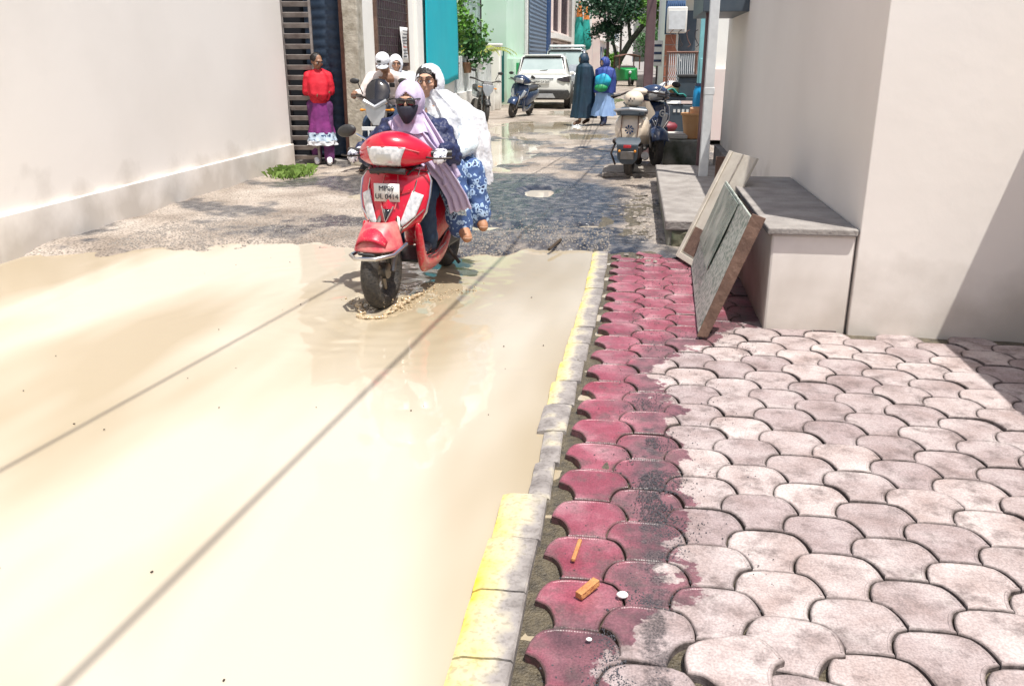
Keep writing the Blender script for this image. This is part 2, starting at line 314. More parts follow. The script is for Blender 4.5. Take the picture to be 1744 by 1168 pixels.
def make_water():
    m = bpy.data.materials.new('muddy_water'); m.use_nodes = True; t = m.node_tree; N = t.nodes; L = t.links; b = N['Principled BSDF']
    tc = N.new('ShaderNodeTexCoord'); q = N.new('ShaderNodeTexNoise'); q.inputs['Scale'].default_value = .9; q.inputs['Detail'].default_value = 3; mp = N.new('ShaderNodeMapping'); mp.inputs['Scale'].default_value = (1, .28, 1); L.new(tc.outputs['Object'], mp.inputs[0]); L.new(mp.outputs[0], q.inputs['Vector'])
    r = N.new('ShaderNodeValToRGB'); e = r.color_ramp.elements; e[0].position = .4; e[0].color = (.37, .305, .205, 1); e[1].position = .58; e[1].color = (.53, .475, .385, 1)  # tan and pale bands paint wall and sky reflections into the base colour
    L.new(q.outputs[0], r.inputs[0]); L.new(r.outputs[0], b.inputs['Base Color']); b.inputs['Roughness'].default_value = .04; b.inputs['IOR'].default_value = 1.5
    q2 = N.new('ShaderNodeTexNoise'); q2.inputs['Scale'].default_value = 5; q2.inputs['Detail'].default_value = 2; L.new(tc.outputs['Object'], q2.inputs['Vector'])
    bp = N.new('ShaderNodeBump'); bp.inputs['Strength'].default_value = .05; bp.inputs['Distance'].default_value = .02; L.new(q2.outputs[0], bp.inputs['Height']); L.new(bp.outputs[0], b.inputs['Normal'])
    M['muddy_water'] = m
    fx, fy = -1.53, 5.2
    def h(x, y):
        d = sqrt((x-fx)**2+((y-fy)*.8)**2); z = .0045*sin(d*38+7*fbm(x, y, 1.6))*math.exp(-d*1.9)*(.4+abs(fbm(x, y, 2.5, 9))*1.6)
        z += .012*max(0, fbm(x, y, 7, 6))*math.exp(-((x-fx-.1)**2/.25+(y-fy-.4)**2/.9)); return WATER+z
    xs = [-6.0+.3*i for i in range(10)]+[-3+.03*i for i in range(104)]; ys = [-3+.5*i for i in range(14)]+[4+.03*i for i in range(110)]+[7.4+.4*i for i in range(80)]
    n = len(xs); V = [(x, y, h(x, y)) for y in ys for x in xs]
    F = [(j*n+i, j*n+i+1, (j+1)*n+i+1, (j+1)*n+i) for j in range(len(ys)-1) for i in range(n-1)]
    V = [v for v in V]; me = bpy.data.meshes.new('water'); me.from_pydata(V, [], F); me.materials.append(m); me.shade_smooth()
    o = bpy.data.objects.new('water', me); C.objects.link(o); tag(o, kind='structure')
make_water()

def paving_material(bed=False):
    m = bpy.data.materials.new('paver_concrete'); m.use_nodes = True; t = m.node_tree; N = t.nodes; L = t.links; b = N['Principled BSDF']
    tc = N.new('ShaderNodeTexCoord'); sx = N.new('ShaderNodeSeparateXYZ'); L.new(tc.outputs['Object'], sx.inputs[0])
    def nz(s, d=6, rgh=.55):
        q = N.new('ShaderNodeTexNoise'); q.inputs['Scale'].default_value = s; q.inputs['Detail'].default_value = d; q.inputs['Roughness'].default_value = rgh; L.new(tc.outputs['Object'], q.inputs['Vector']); return q
    def math_(op, a, c):
        k = N.new('ShaderNodeMath'); k.operation = op
        for i, v in enumerate((a, c)):
            if isinstance(v, (int, float)): k.inputs[i].default_value = v
            else: L.new(v, k.inputs[i])
        return k.outputs[0]
    def ramp(src, stops):
        r = N.new('ShaderNodeValToRGB'); e = r.color_ramp.elements
        while len(e) < len(stops): e.new(.5)
        for k, (p, c) in enumerate(stops): e[k].position = p; e[k].color = (*c, 1)
        L.new(src, r.inputs[0]); return r.outputs[0]
    def mixc(f, a, c, bl='MIX'):
        k = N.new('ShaderNodeMix'); k.data_type = 'RGBA'; k.blend_type = bl
        for i, v in ((0, f), (6, a), (7, c)):
            if isinstance(v, (int, float)): k.inputs[i].default_value = v
            elif isinstance(v, tuple): k.inputs[i].default_value = (*v, 1)
            else: L.new(v, k.inputs[i])
        return k.outputs[2]
    # how far the seeping water has soaked the blocks: edge wanders round x = 0.2
    e = math_('ADD', sx.outputs[0], math_('MULTIPLY', math_('SUBTRACT', nz(3.4, 9, .62).outputs[0], .5), .75))
    far = N.new('ShaderNodeMapRange'); far.inputs['From Min'].default_value = 4.3; far.inputs['From Max'].default_value = 5.4; far.inputs['To Max'].default_value = -.75; L.new(sx.outputs[1], far.inputs[0])
    near = N.new('ShaderNodeMapRange'); near.inputs['From Min'].default_value = 2.2; near.inputs['From Max'].default_value = 1.9; near.inputs['To Max'].default_value = .2; L.new(sx.outputs[1], near.inputs[0])
    e = math_('ADD', e, far.outputs[0]); e = math_('ADD', e, near.outputs[0])
    dry = N.new('ShaderNodeMapRange'); dry.inputs['From Min'].default_value = .215; dry.inputs['From Max'].default_value = .23; L.new(e, dry.inputs[0])
    damp = N.new('ShaderNodeMapRange'); damp.inputs['From Min'].default_value = -.05; damp.inputs['From Max'].default_value = .1; L.new(e, damp.inputs[0])
    redc = ramp(nz(5, 5).outputs[0], ((.3, (.25, .05, .075)), (.5, (.34, .1, .135)), (.7, (.47, .24, .27))))
    dampc = ramp(nz(12, 6).outputs[0], ((.35, (.13, .07, .08)), (.6, (.25, .115, .135))))
    c = mixc(damp.outputs[0], redc, dampc)
    dryc = ramp(nz(6, 7).outputs[0], ((.32, (.34, .27, .255)), (.55, (.46, .395, .385)), (.7, (.53, .48, .46))))
    c = mixc(dry.outputs[0], c, dryc)
    an = N.new('ShaderNodeAttribute'); an.attribute_name = 'tone'; ri = N.new('ShaderNodeAttribute'); ri.attribute_name = 'rim'
    c = mixc(.75, c, ramp(an.outputs['Fac'], ((0, (.68, .62, .64)), (.5, (.95, .93, .93)), (1, (1.12, 1.1, 1.08)))), 'MULTIPLY')
    c = mixc(math_('MULTIPLY', ri.outputs['Fac'], math_('MULTIPLY', nz(25, 4).outputs[0], 1.5)), c, (.06, .045, .04))
    c = mixc(ramp(nz(9, 9, .7).outputs[0], ((.5, (0, 0, 0)), (.66, (.7, .7, .7)))), c, (.12, .09, .085))
    bx = math_('ABSOLUTE', math_('SUBTRACT', sx.outputs[0], .12), 0); bm_ = N.new('ShaderNodeMapRange'); bm_.inputs['From Min'].default_value = .15; bm_.inputs['From Max'].default_value = .02; L.new(bx, bm_.inputs[0])
    by = N.new('ShaderNodeMapRange'); by.inputs['From Min'].default_value = 4.6; by.inputs['From Max'].default_value = 3.2; L.new(sx.outputs[1], by.inputs[0])
    gm = math_('MULTIPLY', math_('MULTIPLY', bm_.outputs[0], by.outputs[0]), nz(14, 9, .75).outputs[0])
    c = mixc(ramp(gm, ((.4, (0, 0, 0)), (.52, (.85, .85, .85)))), c, ramp(nz(170, 2).outputs[0], ((.4, (.028, .026, .03)), (.62, (.15, .12, .12)))))
    L.new(mixc(.45, c, ramp(nz(140, 3).outputs[0], ((.4, (.5, .5, .5)), (.6, (1.1, 1.1, 1.1)))), 'MULTIPLY'), b.inputs['Base Color'])
    ro = N.new('ShaderNodeMapRange'); ro.inputs['To Min'].default_value = .38; ro.inputs['To Max'].default_value = .85; L.new(dry.outputs[0], ro.inputs[0]); L.new(ro.outputs[0], b.inputs['Roughness'])
    # anti-slip dimples
    v = N.new('ShaderNodeTexVoronoi'); v.inputs['Scale'].default_value = 130; v.inputs['Randomness'].default_value = .15; L.new(tc.outputs['Object'], v.inputs['Vector'])
    hh = math_('ADD', math_('MULTIPLY', v.outputs[0], .35), math_('MULTIPLY', nz(45, 6).outputs[0], .8))
    bp = N.new('ShaderNodeBump'); bp.inputs['Strength'].default_value = .55; bp.inputs['Distance'].default_value = .006; L.new(hh, bp.inputs['Height']); L.new(bp.outputs[0], b.inputs['Normal'])
    return m
PW, PB, PH = .262, .128, .243           # scale-shaped block: shoulder, foot, pitch
SP = (PW+PB)/2
def block_outline():
    f = lambda k: PB/2+(PW-PB)/2*(1-sqrt(max(0, 1-k*k)))
    R = []; n = 9
    for i in range(n): k = i/n; R.append((f(k), -PH/2+k*PH/2))
    for i in range(n+1): k = i/n; R.append((PW/2+PB/2-f(k), k*PH/2))
    Lf = [(-x, y) for x, y in reversed(R)]
    return R+[(PB/4, PH/2+.004), (-PB/4, PH/2+.004)]+Lf+[(-PB/4, -PH/2+.004), (PB/4, -PH/2+.004)]
def inset(poly, d):
    out = []; n = len(poly)
    for i in range(n):
        a, b, c = Vector(poly[i-1]), Vector(poly[i]), Vector(poly[(i+1) % n]); t = (c-a).normalized(); out.append((b.x-t.y*d, b.y+t.x*d))
    return out
def make_pavement():
    rim = []; tn = []; mb = MB(); base = block_outline()
    o1, o2, o3, o4 = inset(base, .003), inset(base, .0065), inset(base, .013), inset(base, .0155)
    for ci in range(12):
        for ri in range(-2, 31):
            y = .9+ri*PH+(PH/2 if ci % 2 else 0); x = -.098+ci*SP+.09*sstep(2.2, 6, y)
            if y > 7.1 or (y > 6.95+.2*fbm(ci, 0, 3)) : continue
            if x > 1.15 and y > 4.9: continue
            j = lambda s: rnd.uniform(-s, s)
            dz, tx_, ty_, r = j(.004), j(.018), j(.018), j(.012)
            if ci == 2 and abs(y-1.95) < .13: dz, tx_, r = .02, .06, .25; x += .03
            if ci == 1 and abs(y-1.9) < .13: r = -.12; dz = .006
            if ci == 3 and abs(y-1.95) < .2: r = -.2; dz = .01
            if y > 6.2: dz -= .006; tx_ *= 2; ty_ *= 2
            rings = []; tone = rnd.random()
            for pts, z in ((o1, -.06), (o1, -.0035), (o2, 0), (o3, .0006), (o4, -.0014)):
                rim += [1.0 if pts is o1 else (.55 if pts is o2 else 0.0)]*len(o1); tn += [tone]*len(o1)
                rings.append([(x+px_*cos(r)-py_*sin(r), y+px_*sin(r)+py_*cos(r), z+dz+px_*tx_+py_*ty_) for px_, py_ in pts])
            n = len(o1); st = len(mb.v); mb.v += [Vector(p) for R in rings for p in R]
            for i in range(4):
                for k in range(n): q = (k+1) % n; mb.f.append([st+i*n+k, st+i*n+q, st+(i+1)*n+q, st+(i+1)*n+k])
            mb.f.append([st+4*n+k for k in range(n)])
    o = mb.build('pavement', paving_material(), ang=30); tag(o, kind='structure')
    for nm, vals in (('rim', rim), ('tone', tn)): q = o.data.attributes.new(nm, 'FLOAT', 'POINT'); q.data.foreach_set('value', vals)
    bed = MB().grid(lambda u, v: Vector((-.29+u*2.9, .2+v*10.6, -.03+.014*sstep(.06, .13, -.29+u*2.9-kerb_x(.2+v*10.6))+(.009+.01*(u < .09))*fbm(u*2.9, v*10.6, 6)+.02*sstep(6.6, 7.3, .2+v*10.6)*(1-.5*sstep(9, 10.5, .2+v*10.6)))), 60, 220)
    mat('bed_grit', (.17, .14, .09), .4, 0, (.06, .052, .04), 30, bump=.8, bscale=120, coords='Object')
    tag(bed.build('pavement_bed', 'bed_grit'), kind='structure')
make_pavement()
def make_kerb():
    m = bpy.data.materials.new('kerb_paint'); m.use_nodes = True; t = m.node_tree; N = t.nodes; L = t.links; b = N['Principled BSDF']; b.inputs['Roughness'].default_value = .8
    tc = N.new('ShaderNodeTexCoord'); a = N.new('ShaderNodeAttribute'); a.attribute_name = 'paint'
    q = N.new('ShaderNodeTexNoise'); q.inputs['Scale'].default_value = 9; q.inputs['Detail'].default_value = 8; L.new(tc.outputs['Object'], q.inputs['Vector'])
    ad = N.new('ShaderNodeMath'); ad.operation = 'ADD'; L.new(a.outputs['Fac'], ad.inputs[0]); L.new(q.outputs[0], ad.inputs[1])
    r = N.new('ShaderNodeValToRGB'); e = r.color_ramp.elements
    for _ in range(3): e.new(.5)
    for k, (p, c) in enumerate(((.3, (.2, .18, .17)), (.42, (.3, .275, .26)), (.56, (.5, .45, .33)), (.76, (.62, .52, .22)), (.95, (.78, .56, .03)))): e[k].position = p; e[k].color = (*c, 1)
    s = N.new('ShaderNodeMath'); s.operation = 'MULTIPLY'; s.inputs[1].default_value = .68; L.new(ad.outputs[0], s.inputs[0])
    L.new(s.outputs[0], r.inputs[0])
    q2 = N.new('ShaderNodeTexNoise'); q2.inputs['Scale'].default_value = 60; q2.inputs['Detail'].default_value = 6; L.new(tc.outputs['Object'], q2.inputs['Vector'])
    r2 = N.new('ShaderNodeValToRGB'); r2.color_ramp.elements[0].position = .36; r2.color_ramp.elements[0].color = (.4, .38, .35, 1); r2.color_ramp.elements[1].position = .5; L.new(q2.outputs[0], r2.inputs[0])
    mx = N.new('ShaderNodeMix'); mx.data_type = 'RGBA'; mx.blend_type = 'MULTIPLY'; mx.inputs[0].default_value = .4; L.new(r.outputs[0], mx.inputs[6]); L.new(r2.outputs[0], mx.inputs[7]); L.new(mx.outputs[2], b.inputs['Base Color'])
    bp = N.new('ShaderNodeBump'); bp.inputs['Strength'].default_value = .5; bp.inputs['Distance'].default_value = .006; L.new(q2.outputs[0], bp.inputs['Height']); L.new(bp.outputs[0], b.inputs['Normal'])
    mb = MB(); paint = []; y = .62; k = 0; Lb = .302
    while y < 6.75:
        near = y < 2.62; dz = (.012 if near else -.008)+rnd.uniform(-.003, .003); wdt = .165 if near else .125
        if 2.6 < y < 3.4: wdt = .085
        if y > 3.3: wdt = .13
        x1 = kerb_x(y+.15)-.008+rnd.uniform(-.003, .003); tw = rnd.uniform(-.003, .003); n = 6
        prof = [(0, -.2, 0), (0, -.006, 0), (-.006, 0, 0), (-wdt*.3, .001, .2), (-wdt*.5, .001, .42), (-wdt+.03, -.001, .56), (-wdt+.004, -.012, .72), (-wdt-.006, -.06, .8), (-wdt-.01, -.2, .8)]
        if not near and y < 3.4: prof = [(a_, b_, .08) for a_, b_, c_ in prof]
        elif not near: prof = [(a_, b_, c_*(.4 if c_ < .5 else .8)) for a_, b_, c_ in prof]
        rings = []
        for i in range(n+1):
            yy = y+.004+(Lb-.008)*i/n; e_ = .004 if i in (0, n) else 0
            rings.append([Vector((x1+a_+tw*(i/n-.5)*3+(fbm(yy, a_, 9)*.0025 if j > 4 else 0), yy, dz+b_+fbm(yy*3, a_*9, 5)*.003-(e_ if j > 0 else 0))) for j, (a_, b_, c_) in enumerate(prof)])
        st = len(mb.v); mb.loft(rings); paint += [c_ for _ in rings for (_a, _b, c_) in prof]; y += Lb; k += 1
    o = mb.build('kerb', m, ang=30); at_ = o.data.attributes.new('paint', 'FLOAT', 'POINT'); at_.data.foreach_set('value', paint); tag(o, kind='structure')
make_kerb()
# rough cement verge beyond the end of the paving, by the steps
def vg(u, v):
    x = -.2+u*1.6; y = 6.75+v*22; e = x-.12-.28*fbm(1, y, .9, 40)-.12*fbm(x, y, 5, 41)-.25*sstep(7.9, 6.9, y)
    return Vector((x, y, .008+.012*fbm(x, y, 1.6)+.014*fbm(x, y, 7)+.006*fbm(x, y, 22)-.09*(1-sstep(-.12, .06, e))))
vo = MB().grid(vg, 60, 420).build('verge', 'concrete'); tag(vo, kind='structure'); vo.data.materials[0] = bpy.data.materials['road_mud']; q = vo.data.attributes.new('wet', 'FLOAT', 'POINT'); q.data.foreach_set('value', [min(1, .85*wet(v.co.x, v.co.y)+.35*sstep(0, .3, fbm(v.co.x, v.co.y, 3, 60))) for v in vo.data.vertices])

def stones(mb, n, fn, r0, r1, flat=.6):
    for _ in range(n):
        p = fn()
        if p is None: continue
        r = rnd.uniform(r0, r1)*rnd.choice((.6, 1, 1)); a = rnd.random()*6.3; pts = []
        for k in range(5): t = a+k*2*pi/5; q = r*rnd.uniform(.7, 1.25); pts.append(Vector((p[0]+q*cos(t), p[1]+q*sin(t), p[2]-.2*r)))
        top = [Vector((p[0]+(v.x-p[0])*.6+rnd.uniform(-.2, .2)*r, p[1]+(v.y-p[1])*.6, p[2]+r*flat*rnd.uniform(.7, 1.2))) for v in pts]
        mb.loft([pts, top])
    return mb
def grit_pos():
    c = rnd.random()
    if c < .7: y = rnd.triangular(1.6, 4.4, 1.75); x = rnd.gauss(.105+.03*sin(y*3)-.06*(y < 2.1), .05)
    elif c < .79: y = rnd.uniform(1.5, 6.6); x = rnd.uniform(-.2, .5)
    else: y = rnd.uniform(4.4, 6.9); x = rnd.uniform(0, .7)
    if fbm(x, y, 6, 20) < -.2+(.1 if c < .7 else 0): return None
    return (x+.02, y, .0)
tag(stones(MB(), 15000, grit_pos, .001, .0036).build('coal_grit', 'coal_grit', smooth=False), 'fine black grit scattered over the wet red pavers', 'grit', kind='stuff')
def rd():
    y = 6.6+abs(rnd.gauss(0, .75)); x = rnd.uniform(-4.4, -.15); z = road_z(x, y)
    return (x, y, z) if z > WATER-.006 else None
tag(stones(MB(), 6500, rd, .005, .013).build('road_gravel', 'pebble', smooth=False), 'loose wet gravel along the puddle edge', 'gravel', kind='stuff')
def rb():
    y = rnd.triangular(6.5, 14, 7.4); x = rnd.gauss(.17, .13) if rnd.random() < .6 else rnd.uniform(-.1, .9)
    if y < 11.2 and x > .27: x = .27-abs(rnd.gauss(0, .07))
    return (x, y, .004+.012*fbm(x, y, 1.6)+.014*fbm(x, y, 7)) if fbm(x, y, 2.5, 50) > -.15 else None
tag(stones(MB(), 1500, rb, .006, .026, .3).build('rubble', 'debris_pale', smooth=False), 'broken flakes of concrete and stone beside the steps', 'rubble', kind='stuff')
# dead leaves and specks afloat
mb = MB()
for _ in range(36):
    x, y = rnd.uniform(-3.2, -.4), rnd.uniform(1.7, 6.5); s = rnd.uniform(.002, .006); a = rnd.random()*3
    mb.box((x, y, WATER+.004), (s*1.6, s, .003), (0, 0, a))
tag(mb.build('floating_debris', 'soil', smooth=False), 'tiny dark specks floating on the muddy puddle', 'debris', kind='stuff')

# two bits of timber on the paving, one loose pale stone
s1 = MB().box((0, 0, .008), (.012, .12, .011)).build('wood_stick', 'wood_stick', bevel=.002, disp=.004, dsize=.02); p = G(982, 940, .004); s1.location = p; s1.rotation_euler = (0, 0, -.12)
tag(s1, 'longer splintered orange wood stick lying upright on red paver', 'stick', 'wood scraps on the pavers')
s2 = MB().box((0, 0, .011), (.025, .085, .022)).build('wood_stick', 'wood_stick', bevel=.002, disp=.004, dsize=.02); p = G(1001, 1007, .006); s2.location = p; s2.rotation_euler = (.1, 0, -.62)
tag(s2, 'short chunky wood offcut tilted beside black grit', 'stick', 'wood scraps on the pavers')
for (px, py, r, lb) in ((1003, 1088, .008, 'small round white pebble on red paver near bottom'), (1060, 1012, .018, 'flat pale stone chip between pavers by the wood offcut')):
    q = MB().ball((0, 0, 0), (r, r*.8, r*.45)).build('pebble', 'paper', disp=.006, dsize=.03); q.location = G(px, py, .012); tag(q, lb, 'pebble')
q = MB().tube([G(935, 425, .01), G(955, 408, .03)], .012).build('wood_stick', 'soil'); tag(q, 'thin dark twig poking from the gravel at puddle edge', 'stick')

# ------------------------------------------------------------------ people
def head(mb, c, yaw=0, pitch=0, s=1.0):
    """skull, jaw, nose, ears, lips facing -Y, then turned"""
    R = Matrix.Rotation(yaw, 3, 'Z')@Matrix.Rotation(pitch, 3, 'X'); c = Vector(c)
    def B(p, r, seg=14): mb.ball(c+R@(Vector(p)*s), Vector(r)*s, seg, 10, (R.to_euler() if (yaw or pitch) else None))
    B((0, .01, .02), (.074, .092, .09)); B((0, -.02, -.045), (.055, .062, .062)); B((0, -.045, -.085), (.03, .03, .024))
    B((0, -.086, .032), (.055, .016, .014)); B((0, -.1, -.012), (.012, .016, .026)); B((0, -.108, -.028), (.016, .012, .01))
    B((0, -.092, -.052), (.024, .011, .009)); B((.04, -.065, -.02), (.025, .025, .022)); B((-.04, -.065, -.02), (.025, .025, .022))
    for k in (-1, 1): B((.076*k, .01, -.008), (.01, .02, .032))
    return R
def eyes(parent, c, R, s=1.0):
    c = Vector(c)
    for k in (-1, 1):
        a = MB(); b = MB(); a.ball(c+R@(Vector((.031*k, -.0825, .004))*s), .0105*s, 10, 8); b.ball(c+R@(Vector((.031*k, -.0915, .006))*s), .0058*s, 8, 6)
        b.build('pupil', 'ink', a.build('eye', 'plate_white', parent))
    e = MB()
    for k in (-1, 1): e.tube([c+R@(Vector((.012*k, -.103, .031))*s), c+R@(Vector((.033*k, -.1, .037))*s), c+R@(Vector((.055*k, -.083, .029))*s)], .004*s, 6)
    e.build('eyebrow', 'hair', parent)
def hand(mb, w, d, up, side, curl=.9, s=1.0):
    """palm + four bent fingers + thumb; w wrist, d direction, up = back of the hand, side = +1/-1 thumb side"""
    w = Vector(w); d = Vector(d).normalized(); up = Vector(up); up = (up-d*up.dot(d)).normalized(); lat = d.cross(up)*side
    pc = w+d*.05*s
    for k in (-.026, -.009, .009, .026): mb.cap(w+d*.01, w+d*.085*s+lat*k*s, .014*s, .0105*s, 8)
    for k, ln in ((-.029, .062), (-.0095, .078), (.0105, .084), (.03, .074)):
        p = w+d*.086*s+lat*k*s; a = 0; dd = d.copy()
        for seg, f in ((.42, .55), (.32, .9), (.26, .8)):
            a += curl*f; dd = d*cos(a)-up*sin(a); q = p+dd*ln*seg*s; mb.cap(p, q, .0092*s, .0082*s, 8); p = q
    p = w+d*.03*s+lat*.03*s; q = p+(d*.6+lat*.8-up*.35).normalized()*.036*s; mb.cap(p, q, .012*s, .0105*s, 8); mb.cap(q, q+(d*.9+lat*.1-up*.7).normalized()*.03*s, .0105*s, .009*s, 8)
def body(j, parent, m='skin_light', vox=.009, yaw=0, pitch=0, curl=.9, hands=True, s=1.0, bare=True):
    mb = MB(); R = head(mb, j['head'], yaw, pitch, s); h = Vector(j['head'])
    mb.cap(h+R@Vector((0, .02, -.05)), j['neck'], .052*s, .055*s)
    sh, pe = Vector(j['neck']), Vector(j['pelvis'])
    mb.chain([sh+Vector((0, 0, -.06)), sh.lerp(pe, .5), pe], [.11*s, .105*s, .125*s])
    for k in 'lr':
        mb.chain([j['neck'], j['sh'+k], j['el'+k], j['wr'+k]], [.06*s, .05*s, .038*s, .026*s])
        if 'kn'+k in j:
            mb.chain([j['pelvis'], j['hp'+k], j['kn'+k], j['an'+k]], [.11*s, .085*s, .055*s, .036*s])
            a = Vector(j['an'+k]); t = Vector(j['toe'+k]); mb.cap(a+Vector((0, 0, -.02)), t, .036*s, .026*s); mb.ball(t, (.04*s, .04*s, .022*s))
        if hands:
            e, w_ = Vector(j['el'+k]), Vector(j['wr'+k]); d = j.get('hd'+k, w_-e); hand(mb, w_, d, j.get('up'+k, (0, 0, 1)), j.get('th'+k, 1 if k == 'l' else -1), curl, s)
    o = mb.build('body', m, parent, remesh=vox); eyes(parent, j['head'], R, s); return o, R
def cloth(j, keys, rs, name, m, parent, vox=.014, extra=None, disp=.02, dsize=.09):
    mb = MB()
    for ks, rr in zip(keys, rs): mb.chain([Vector(j[k]) if isinstance(k, str) else Vector(k) for k in ks], rr)
    if extra: extra(mb)
    return mb.build(name, m, parent, remesh=vox, disp=disp, dsize=dsize)
def hood(name, m, parent, c, r, R, ow=.75, oh=.9, drop=.0, oc=-.1, thick=.008, fold=.05):
    """scarf over the head: shell open towards the face"""
    c = Vector(c); mb = MB(); nu, nv = 48, 30; V = []; keep = set()
    for j in range(nv+1):
        for i in range(nu):
            ph = 2*pi*i/nu; th = pi*(.02+.83*j/nv); x, y, z = sin(th)*cos(ph), sin(th)*sin(ph), cos(th)
            k = 1+fold*.5*sin(ph*9+th*3)*sin(th)**2+fold*.5*noise.noise(Vector((x*3, y*3, z*3)))
            V.append(c+R@Vector((x*r[0]*k, y*r[1]*k, z*r[2]*k-(drop*max(0, -z)))))
            a = math.atan2(x, -y)/ow; b_ = (math.asin(max(-1, min(1, z)))-oc)/oh
            if y < 0 and a*a+b_*b_ < 1: keep.add(j*nu+i)
    F = [(j*nu+i, j*nu+(i+1) % nu, (j+1)*nu+(i+1) % nu, (j+1)*nu+i) for j in range(nv) for i in range(nu)]
    F = [f for f in F if not all(q in keep for q in f)]
    used = sorted({q for f in F for q in f}); ix = {q: n for n, q in enumerate(used)}
    mb.add([V[q] for q in used], [[ix[q] for q in f] for f in F])
    return mb.build(name, m, parent, solid=thick)
def cape(rings, nf=9, amp=.05, n=64, ph=0, seed=0):
    """draped closed cloth: rings of (centre, rx, ry)"""
    mb = MB(); R_ = []; K = len(rings)
    def ring(t):
        i = min(int(t), K-2); k = t-i; k = k*k*(3-2*k)*.4+k*.6; a, b = rings[i], rings[i+1]; c = Vector(a[0]).lerp(Vector(b[0]), k); return c, a[1]+(b[1]-a[1])*k, a[2]+(b[2]-a[2])*k
    m_ = (K-1)*6
    for q in range(m_+1):
        t = q/6; c, rx, ry = ring(min(t, K-1-1e-6)); g = q/m_; r = []
        for i in range(n):
            a = 2*pi*i/n; f = 1+amp*(.3+g)*(sin(a*nf+ph+g*2)+.6*sin(a*(nf*1.7//1)+ph*3-g*3))+amp*noise.noise(Vector((cos(a)*2, sin(a)*2, g*3+seed)))
            r.append(c+Vector((cos(a)*rx*f, sin(a)*ry*f, amp*.15*sin(a*nf+1)*(q == m_))))
        R_.append(r)
    return mb.loft(R_, True, True)
def shoe(name, m, parent, heel, toe, s=1.0):
    heel, toe = Vector(heel), Vector(toe); mb = MB(); mb.chain([heel, heel.lerp(toe, .5)+Vector((0, 0, .005)), toe], [.042*s, .044*s, .038*s]); 
    o = mb.build(name, m, parent, remesh=.009); return o

